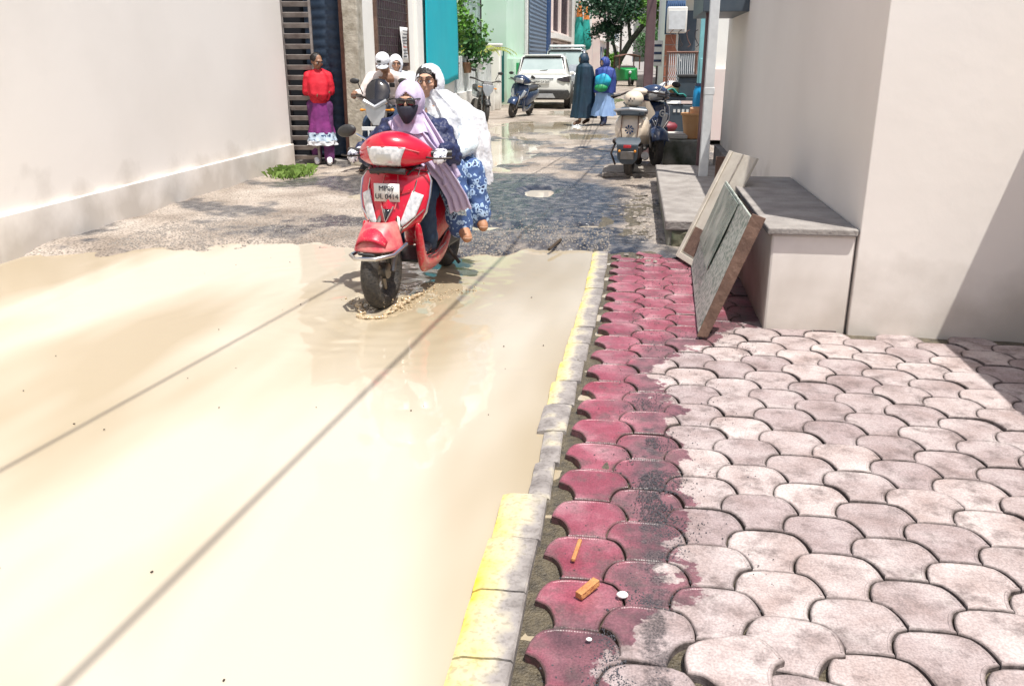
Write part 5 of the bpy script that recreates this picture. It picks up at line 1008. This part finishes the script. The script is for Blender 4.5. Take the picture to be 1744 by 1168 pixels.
_, R = body(J, p, 'skin_brown', yaw=radians(4), pitch=radians(28))
cloth(J, [('neck', 'shl'), ('neck', 'shr'), ('shl', 'ell', (.35, -.14, 1.05)), ('shr', 'elr', (-.34, -.13, 1.05)), ((.03, .06, 1.17), (.02, .14, 1.0), 'pelvis')], [(.07, .08), (.07, .08), (.095, .07, .055), (.095, .07, .055), (.15, .15, .16)], 'shirt', 'cream_cloth', p)
MB().box((.13, -.1, 1.16), (.075, .015, .06), (.2, 0, 0)).build('pocket_badge', 'black_plastic', p, bevel=.004)
MB().grid(lambda u, v: Vector((-.0+(u-.5)*.1*(1-v), -.085-.03*(1-v)*0, 1.27-.17*v)), 4, 6).build('open_neck', 'skin_brown', p, solid=.006)
cloth(J, [('pelvis', 'hpl', 'knl', 'anl'), ('pelvis', 'hpr', 'knr', 'anr')], [(.15, .11, .085, .07)]*2, 'trousers', 'jean_navy', p)
for k in 'lr': shoe('sandal', 'black_plastic', p, J['an'+k], J['toe'+k])
hc = Vector(J['head']); cp = MB()
cp.loft([[hc+R@Vector((.098*k*cos(a), .01+.112*k*sin(a), z)) for a in [i*2*pi/24 for i in range(24)]] for z, k in ((.03, 1.0), (.06, 1.0), (.095, .9), (.12, .66), (.13, .3))])
c_ = cp.build('cap', 'white_cloth', p); MB().grid(lambda u, v: hc+R@Vector(((u-.5)*.17*(1-.3*v*v), -.09-.085*v*(1-(u*2-1)**2*.45), .035-.02*v-.02*(u*2-1)**2)), 12, 6).build('cap_peak', 'white_cloth', c_, solid=.008)
MB().grid(lambda u, v: hc+R@Vector((-.06+.05*u, -.095-.01*v, .06+.035*v)), 3, 3).build('cap_badge', 'black_plastic', c_, solid=.004)
MB().ball(hc+R@Vector((0, .02, .01)), (.082, .09, .07), 18, 10, R.to_euler()).build('hair', 'hair', p)
p = thing('person', 'pillion passenger in white head covering behind the capped man', 'person', BL, BZ)
J = dict(head=(.09, .5, 1.43), neck=(.1, .58, 1.28), pelvis=(.02, .62, .9), shl=(.32, .56, 1.22), shr=(-.06, .56, 1.22), ell=(.42, .42, 1.0), elr=(-.2, .44, 1.0), wrl=(.3, .22, .98), wrr=(-.1, .3, .95), hpl=(.12, .55, .86), hpr=(-.08, .55, .86), knl=(.3, .25, .72), knr=(-.22, .25, .7), anl=(.26, .35, .34), anr=(-.2, .35, .34), toel=(.27, .2, .28), toer=(-.2, .2, .28))
_, R = body(J, p, 'skin_light', yaw=radians(16), pitch=radians(6))
cloth(J, [('neck', 'shl'), ('neck', 'shr'), ('shl', 'ell', 'wrl'), ('shr', 'elr', 'wrr'), ((.12, .58, 1.17), (.06, .6, 1.0), 'pelvis')], [(.075, .08), (.075, .08), (.095, .075, .05), (.095, .075, .05), (.15, .15, .16)], 'shirt', 'white_cloth', p)
cloth(J, [('pelvis', 'hpl', 'knl', 'anl'), ('pelvis', 'hpr', 'knr', 'anr')], [(.15, .11, .085, .07)]*2, 'trousers', 'white_cloth', p)
for k in 'lr': shoe('sandal', 'black_plastic', p, J['an'+k], J['toe'+k])
hood('head_cloth', 'white_cloth', p, Vector(J['head'])+Vector((0, .02, 0)), (.1, .12, .13), R, ow=.75, oh=.75, oc=-.2)

# ------------------------------------------------------------------ parked scooters
scooter('scooter', 'dark blue scooter parked leaning in front of the white car', (-3.1, 23.9, 0), radians(-14), 'navy_paint', tilt=(0, radians(10)), mirror=(-1, 1), lens='silver_paint')
n = scooter('scooter', 'navy scooter with round white emblem parked against the brown pole', (.17, 13.0, .05), radians(14), 'navy_paint', mirror=(1,), seatm='tan_plastic', lens='silver_paint')
em = MB().torus((0, 0, 0), .042, .008, 'z', 24, 6).build('emblem_ring', 'plate_white', n); em.location = (.1, -.5, .72); em.rotation_euler = (pi/2, 0, .25)
d = MB().lathe([(0, 0), (.016, 0), (.016, .01), (0, .01)], seg=12).build('emblem_dot', 'plate_white', n); d.location = (.1, -.5, .72); d.rotation_euler = (pi/2, 0, .25)
t = thing('scooter', 'cream scooter seen from behind with dark seat and fan shaped rear emblem', 'scooter', (.0, 11.95, .03), radians(-6))
# tail towards the camera (-Y)
wheel(t, -.42, .235, .058); wheel(t, .78, .235, .052)
rings = []
for y, w2, zb, zt in ((-.52, .15, .47, .66), (-.45, .2, .42, .78), (-.2, .225, .36, .82), (.1, .2, .34, .8), (.3, .13, .3, .7)):
    rings.append([Vector((cos(a)*w2*(1 if abs(cos(a)) < .9 else 1), y, (zb+zt)/2+(zt-zb)/2*(abs(sin(a))**.7)*(1 if sin(a) > 0 else -1))) for a in [i*2*pi/24 for i in range(24)]])
rb = MB().loft(rings).build('rear_body', 'cream_paint', t, bevel=.01)
for s_ in (-1, 1): MB().tube([(s_*.1, -.545, .5), (s_*.11, -.55, .6), (s_*.105, -.48, .79)], .008, 6).build('brown_strap', 'wood_dark', rb)
fan = MB()
for k in range(8): a = k*pi/4; c1, s1 = cos(a), sin(a); fan.add([(0, -.565, .6), (.055*cos(a), -.563, .6+.055*sin(a)), (.062*cos(a+.3), -.563, .6+.062*sin(a+.3)), (.05*cos(a+.55), -.563, .6+.05*sin(a+.55))], [(0, 1, 2, 3)])
fan.build('fan_emblem', 'navy_paint', rb, solid=.008, smooth=False)
MB().loft([[Vector((w2*sx_, y, z+dz)) for sx_, dz in ((-1, 0), (-1.05, .05), (-.8, .09), (0, .1), (.8, .09), (1.05, .05), (1, 0))] for y, w2, z in ((-.56, .12, .78), (-.5, .17, .77), (-.2, .19, .77), (.1, .16, .76), (.25, .1, .74))]).build('seat', 'crate_grey', t, bevel=.01)
MB().tube([(-.19, -.3, .8), (-.2, -.55, .84), (0, -.64, .86), (.2, -.55, .84), (.19, -.3, .8)], .016, 8).build('grab_rail', 'silver_paint', t)
ls = MB().loft([[Vector((sx_*w2, y+.06*sx_*sx_, z)) for sx_ in (-1, -.5, 0, .5, 1)]+[Vector((sx_*w2, y+.03+.06*sx_*sx_, z)) for sx_ in (1, .5, 0, -.5, -1)] for w2, y, z in ((.15, .62, .3), (.22, .6, .5), (.22, .56, .75), (.14, .52, .9))]).build('leg_shield', 'cream_paint', t)
MB().box((0, .42, .28), (.3, .4, .04)).build('floorboard', 'black_plastic', t, bevel=.01)
MB().box((0, .3, .35), (.2, .2, .2)).box((.05, -.3, .3), (.2, .4, .16)).build('engine', 'iron_black', t, bevel=.02)
tl = MB().loft([[Vector((x, y, z)) for x, y, z in ((-w2, y0, z0), (w2, y0, z0), (w2*.9, y0+.1, z0), (-w2*.9, y0+.1, z0))] for w2, y0, z0 in ((.07, -.66, .17), (.13, -.68, .24), (.14, -.7, .42), (.17, -.66, .46), (.15, -.6, .5))]).build('rear_mudguard', 'crate_grey', t, bevel=.01)
MB().box((0, -.715, .4), (.1, .02, .04)).build('tail_lamp', 'lens_red', tl, bevel=.006); MB().box((0, -.72, .29), (.17, .008, .1)).build('number_plate', 'steel_dull', tl, bevel=.003)
for s_ in (-1, 1): MB().ball((s_*.1, -.71, .34), .018, 8, 6).build('reflector', 'lens_amber', tl)
MB().tube([(-.17, -.55, .44), (-.22, -.6, .3), (-.16, -.62, .16)], .014, 6).ball((-.18, -.56, .45), .035, 8, 6).build('indicator_stalk', 'iron_black', t)
MB().tube([(.12, -.1, .25), (.2, -.35, .24), (.22, -.6, .28)], [.03, .05, .05], 12).build('exhaust', 'steel_dull', t)
MB().tube([(0, .55, .8), (0, .5, 1.02)], .03, 8).build('steering_column', 'cream_paint', t); MB().tube([(-.36, .42, .95), (-.15, .5, 1.03), (.15, .5, 1.03), (.36, .42, 1.0)], .014, 8).build('handlebar', 'iron_black', t)
MB().ball((0, .52, 1.03), (.12, .09, .06), 14, 8).build('handlebar_cowl', 'cream_paint', t)
for k in (-1, 1): MB().tube([(k*.26, .46, .99), (k*.38, .4, .97)], .02, 8).build('grip', 'black_plastic', t)
MB().tube([(.26, .5, 1.02), (.34, .5, 1.14), (.4, .52, 1.17)], .008, 5).build('mirror_stalk', 'chrome', t)
# helmet on the seat
t = thing('helmet', 'round cream half helmet with small dark vents resting on the cream scooter seat', 'helmet', (-.02, 11.72, .93))
MB().ball((0, 0, .07), (.13, .14, .105), 24, 14).build('shell', 'cream_paint', t)
for k in range(4): MB().ball((-.06+.035*(k % 2)+.01*k, -.125-.003*k, .05+.025*(k//2)), (.009, .01, .014), 8, 6).build('vent', 'black_plastic', t)

# ------------------------------------------------------------------ cars
def car(name, label, loc, rz, m, Lc=4.2, W=1.78, H=1.62, plate=None, roofbox=False, tall=False):
    t = thing(name, label, 'car', loc, rz); h = W/2
    def sec(y, w2, zb, zt, tuck=.06): return [Vector((x, y, z)) for x, z in ((-w2+.08, zb), (-w2+.01, zb+.08), (-w2, (zb+zt)/2), (-w2+tuck*.6, zt-.05), (-w2+tuck+.03, zt), (w2-tuck-.03, zt), (w2-tuck*.6, zt-.05), (w2, (zb+zt)/2), (w2-.01, zb+.08), (w2-.08, zb))]
    B0 = MB().loft([sec(y, w2, zb, zt) for y, w2, zb, zt in ((.02, h-.12, .42, .92), (.08, h-.03, .36, .98), (.3, h, .3, 1.03), (1.0, h, .26, 1.04), (2.8, h, .26, 1.0), (3.4, h-.02, .28, .95), (Lc-.25, h-.06, .32, .86), (Lc, h-.2, .4, .7))])
    bd = B0.build('body', m, t, bevel=.02)
    g = MB().loft([[Vector((x, y+dy, z)) for x, z, dy in ((-a, 1.0, 0), (-b, zt-.06, 0), (-b+.1, zt, 0), (b-.1, zt, 0), (b, zt-.06, 0), (a, 1.0, 0))] for y, a, b, zt in ((.16, h-.08, h-.15, 1.08), (.5, h-.06, h-.2, H-.06), (.75, h-.06, h-.19, H-.01), (1.6, h-.06, h-.18, H), (2.5, h-.06, h-.2, H-.07), (3.3, h-.1, h-.16, 1.03))]).build('cabin', m, t, bevel=.02)
    def gl(name, pts, mm='glass_sky', off=.012): return quad(name, mm, pts, .01, t)
    o_ = .012; gl('rear_window', [(-h+.22, .215-o_, 1.12), (h-.22, .215-o_, 1.12), (h-.3, .455-o_, H-.12), (-h+.3, .455-o_, H-.12)])
    quad('rear_window_surround', 'black_gloss', [(-h+.17, .2, 1.085), (h-.17, .2, 1.085), (h-.25, .49, H-.075), (-h+.25, .49, H-.075)], .006, t)
    for s_ in (-1, 1):
        for y0, y1 in ((.62, 1.35), (1.42, 2.25), (2.32, 2.85)):
            z1 = H-.14 if y1 < 2.5 else H-.28; gl('side_window', [Vector((s_*(h-.05), y0, 1.06)), Vector((s_*(h-.05), y1, 1.06)), Vector((s_*(h-.165), y1-.08, z1)), Vector((s_*(h-.165), y0+.05, H-.14))], 'glass_dark')
        MB().loft([[Vector((s_*x, y, z)) for x, y, z in r] for r in ([(h-.42, .0, .86), (h-.42, .0, .91), (h-.42, .1, .91), (h-.42, .1, .86)], [(h-.2, -.012, .8), (h-.2, .0, .96), (h-.2, .1, .96), (h-.2, .1, .8)], [(h-.03, .03, .8), (h-.04, .04, .98), (h-.1, .2, .98), (h-.1, .2, .8)], [(h+.014, .26, .86), (h+.012, .26, .96), (h-.08, .3, .96), (h-.08, .3, .86)])]).build('tail_light', 'lens_dark', t, bevel=.006)
        MB().box((s_*(h-.03), 3.0, 1.03), (.16, .12, .11)).build('wing_mirror', m, t, bevel=.03)
        for y in (.72, 3.35):
            a = MB().lathe([(.2, -.11), (.33, -.11), (.345, -.06), (.345, .06), (.33, .1), (.2, .1)], (s_*(h-.1), y, .335), 28, 'x').build('wheel', 'rubber', t)
            r_ = MB().lathe([(.0, s_*.06), (.06, s_*.1), (.19, s_*.085), (.21, s_*.1), (.21, -.05), (0, -.05)], (s_*(h-.1), y, .335), 24, 'x').build('rim', 'silver_paint', a)
            MB().torus((s_*(h-.015), y, .335), .385, .035, 'x', 28, 6).build('wheel_arch', 'black_plastic', t)
    MB().loft([sec(y, w2, zb, zt, .02) for y, w2, zb, zt in ((-.03, h-.14, .3, .56), (.0, h-.05, .28, .58), (.3, h+.008, .26, .57), (.42, h+.008, .26, .5))]).build('bumper_cladding', 'black_plastic', t, bevel=.01)
    quad('skid_plate', 'silver_paint', [(-.42, -.045, .33), (.42, -.045, .33), (.34, -.045, .46), (-.34, -.045, .46)], .012, t); quad('tailgate_strip', 'chrome', [(-.36, .012, .905), (.36, .012, .905), (.36, .02, .935), (-.36, .02, .935)], .012, t)
    MB().box((0, .5, H-.015), (W-.62, .24, .03)).build('spoiler', m, t, bevel=.012); MB().tube([(-.1, .19, 1.13), (.16, .2, 1.16)], .01, 5).build('rear_wiper', 'black_plastic', t)
    pl = MB().box((0, .0, .81), (.46, .03, .11)).build('number_plate', 'plate_white', t, bevel=.003)
    if plate: text('plate_lettering', plate, .085, 'ink', pl, (0, -.02, .81), (pi/2, 0, 0))
    for s_ in (-1, 1): MB().tube([(s_*(h-.24), .8, H+.02), (s_*(h-.24), 2.3, H+.01)], .018, 6).build('roof_rail', 'silver_paint', t)
    if roofbox: MB().box((0, 1.6, H+.1), (W-.5, 1.4, .09)).build('roof_rack', 'iron_white', t, bevel=.03)
    return t
car('car', 'white crossover car parked nearest by the left wall, tailgate to us', (-2.9, 27.6, 0), radians(3), 'white_paint', plate='MP09 CA 2637')
car('car', 'second pale car with a roof rack parked just ahead of the white crossover', (-2.72, 34.2, 0), radians(1), 'silver_paint', H=1.86, W=1.85, roofbox=True)

# ------------------------------------------------------------------ people on foot
def walker(label, loc, rz, skin, J, yaw=0, pitch=0): p = thing('person', label, 'person', loc, rz); _, R = body(J, p, skin, yaw=yaw, pitch=pitch, vox=.011); return p, R
def standJ(H=1.56, lean=0, step=.16, arm=.1):
    s = H/1.6; z = lambda v: v*s
    return dict(head=(0, -.03-lean, z(1.48)), neck=(0, .01-lean*.7, z(1.34)), pelvis=(0, 0, z(.88)), shl=(.17, .01-lean*.6, z(1.27)), shr=(-.17, .01-lean*.6, z(1.27)), ell=(.19, .0, z(1.03)), elr=(-.19, .0, z(1.03)), wrl=(.1, -.15, z(.97)), wrr=(-.1, -.15, z(.97)),
                hpl=(.09, 0, z(.85)), hpr=(-.09, 0, z(.85)), knl=(.09, -step*.6, z(.47)), knr=(-.09, step*.2, z(.47)), anl=(.09, -step, z(.08)), anr=(-.09, step, z(.1)), toel=(.09, -step-.14, z(.03)), toer=(-.09, step-.13, z(.03)), hdl=(-1, -.2, 0), hdr=(1, -.2, 0))
J = standJ(1.55, .02, .06)
for k_, v_ in dict(shl=(.13, 0, 1.23), shr=(-.13, 0, 1.23), ell=(.17, -.02, 1.02), elr=(-.17, -.02, 1.02), wrl=(.08, -.12, 1.0), wrr=(-.08, -.12, 1.0)).items(): J[k_] = v_
p, R = walker('woman in red top and purple kurta standing at the slatted gate', (-4.53, 12.3, .03), radians(20), 'skin_brown', J, radians(28), radians(20))
hc = Vector(J['head'])
MB().ball(hc+R@Vector((0, .025, .03)), (.086, .094, .085), 20, 12, R.to_euler()).ball(hc+R@Vector((0, .13, .0)), (.04, .04, .045), 12, 8).build('hair', 'hair', p)
cape([((0, 0, .86), .14, .13), ((0, 0, .6), .165, .15), ((0, 0, .44), .19, .17)], 7, .04).build('kurta', 'purple_cloth', p)
cape([((0, 0, .45), .192, .172), ((0, 0, .33), .205, .185)], 7, .05).build('kurta_border', 'border_print', p); cape([((0, 0, .335), .208, .188), ((0, 0, .27), .215, .19)], 7, .05).build('kurta_hem', 'white_cloth', p)
cloth(J, [('hpl', 'knl', 'anl'), ('hpr', 'knr', 'anr')], [(.1, .085, .075)]*2, 'trousers', 'plum_cloth', p)
cloth(J, [('neck', 'shl'), ('neck', 'shr'), ('shl', 'ell'), ('shr', 'elr'), ((0, 0, 1.15), (0, 0, .9))], [(.065, .07), (.065, .07), (.075, .065), (.075, .065), (.14, .14)], 'top', 'red_cloth', p)
0 and MB().ribbon([(-.17, -.02, 1.3), (-.14, -.15, 1.15), (0, -.2, .99), (.13, -.17, 1.1), (.18, -.04, 1.3)], [.16, .3, .34, .3, .16], [(.2, .2, .9), (.1, .0, 1), (0, 0, 1), (-.1, 0, 1), (-.2, .2, .9)], .014, 3).build('dupatta', 'red_cloth', p, solid=.01)
cape([((0, .0, 1.33), .08, .08), ((0, .0, 1.26), .15, .12), ((0, 0, 1.14), .19, .16), ((0, -.02, .98), .17, .16), ((.03, -.05, .9), .1, .1)], 6, .04).build('shawl', 'red_cloth', p)
for k in 'lr': shoe('sandal', 'white_cloth', p, J['an'+k], J['toe'+k])
# two veiled women walking up the lane
J = standJ(1.6, .03, .18)
p, R = walker('veiled woman in a long dark teal black robe walking, left of the pair', (-1.2, 21.1, 0), radians(-55), 'skin_light', J)
hc = Vector(J['head']); hood('veil', 'teal_navy', p, hc+Vector((0, .02, 0)), (.11, .125, .14), R, ow=.5, oh=.35, oc=.05)
cape([(hc+Vector((0, .03, -.08)), .1, .1), (hc+Vector((0, .04, -.16)), .235, .16), ((0, 0, 1.1), .26, .21), ((0, 0, .8), .27, .24), ((0, .0, .5), .26, .27), ((0, 0, .16), .29, .33)], 8, .05, ph=1).build('robe', 'teal_navy', p)
for k in 'lr': shoe('sandal', 'wood_dark', p, J['an'+k], J['toe'+k])
J = standJ(1.52, .02, .2)
p, R = walker('woman in royal blue veil over pale blue dress walking, right of the pair', (-.72, 20.9, 0), radians(-20), 'skin_light', J, radians(-30))
hc = Vector(J['head']); hood('veil', 'royal_blue', p, hc+Vector((0, .02, 0)), (.108, .125, .135), R, ow=.75, oh=.7, oc=-.05)
MB().ball(hc+R@Vector((0, 0, .03)), (.083, .092, .088), 16, 10, R.to_euler()).build('hair', 'hair', p)
cape([(hc+Vector((0, .03, -.08)), .1, .1), (hc+Vector((0, .04, -.15)), .24, .16), ((.02, 0, 1.1), .26, .2), ((.0, .0, .85), .25, .22), ((0, 0, .74), .24, .22)], 7, .05, ph=2).build('cloak', 'royal_blue', p)
cape([((0, 0, .8), .2, .19), ((0, 0, .55), .22, .22), ((-.02, 0, .22), .3, .28)], 8, .05, ph=3).build('dress', 'sky_blue_cloth', p)
cloth(J, [('hpl', 'knl', 'anl'), ('hpr', 'knr', 'anr')], [(.09, .07, .06)]*2, 'trousers', 'navy_cloth', p)
for k in 'lr': shoe('shoe', 'black_cloth', p, J['an'+k], J['toe'+k])
t = thing('bag', 'bulging cyan and green bag hugged by the woman in royal blue', 'bag', (-.76, 20.66, .98)); MB().ball((0, 0, .03), (.19, .1, .16), 18, 12).build('upper_bag', 'cyan_bag', t, disp=.05); MB().ball((-.03, -.02, -.12), (.16, .1, .1), 16, 10).build('lower_bag', 'green_bag', t, disp=.04)
J = standJ(1.65, 0, .15)
p, R = walker('distant man in white shirt and dark trousers walking away down the lane', (-1.9, 58, 0), radians(150), 'skin_brown', J)
cloth(J, [('neck', 'shl'), ('neck', 'shr'), ('shl', 'ell', 'wrl'), ('shr', 'elr', 'wrr'), ((0, 0, 1.15), 'pelvis')], [(.08, .08), (.08, .08), (.09, .07, .05), (.09, .07, .05), (.17, .16)], 'shirt', 'white_cloth', p, vox=.02)
cloth(J, [('pelvis', 'hpl', 'knl', 'anl'), ('pelvis', 'hpr', 'knr', 'anr')], [(.15, .11, .085, .07)]*2, 'trousers', 'black_cloth', p, vox=.02); MB().ball(Vector(J['head'])+Vector((0, .01, .04)), (.085, .1, .085), 12, 8).build('hair', 'hair', p)
# auto rickshaw far down the lane
t = thing('auto_rickshaw', 'small green three wheeled rickshaw with a rusty canopy frame far down the lane', 'rickshaw', (-.55, 52, 0), radians(12))
MB().loft([[Vector((x*w2, y, z)) for x, z in ((-1, z0), (1, z0), (.9, z1), (-.9, z1))] for y, w2, z0, z1 in ((-.9, .3, .35, .9), (-.5, .55, .3, 1.0), (.8, .62, .3, 1.0), (1.0, .6, .35, .95))]).build('body', 'rickshaw_green', t, bevel=.04)
MB().grid(lambda u, v: Vector(((u-.5)*1.25, -.7+v*1.7, 1.62+.13*sin(u*pi))), 8, 4).build('canopy', 'rust', t, solid=.05)
for x in (-.58, .58):
    for y in (-.65, .95): MB().tube([(x, y, .9), (x, y, 1.64)], .035, 6).build('canopy_post', 'rust', t)
MB().box((0, .3, .9), (1.0, .5, .4)).build('seat', 'cream_cloth', t, bevel=.05); MB().ball((0, -.93, .75), .09, 10, 8).build('headlight', 'lens_white', t)
for x, y in ((0, -.9), (-.5, .75), (.5, .75)): MB().torus((x, y, .24), .18, .06, 'x', 20, 8).build('wheel', 'rubber', t)
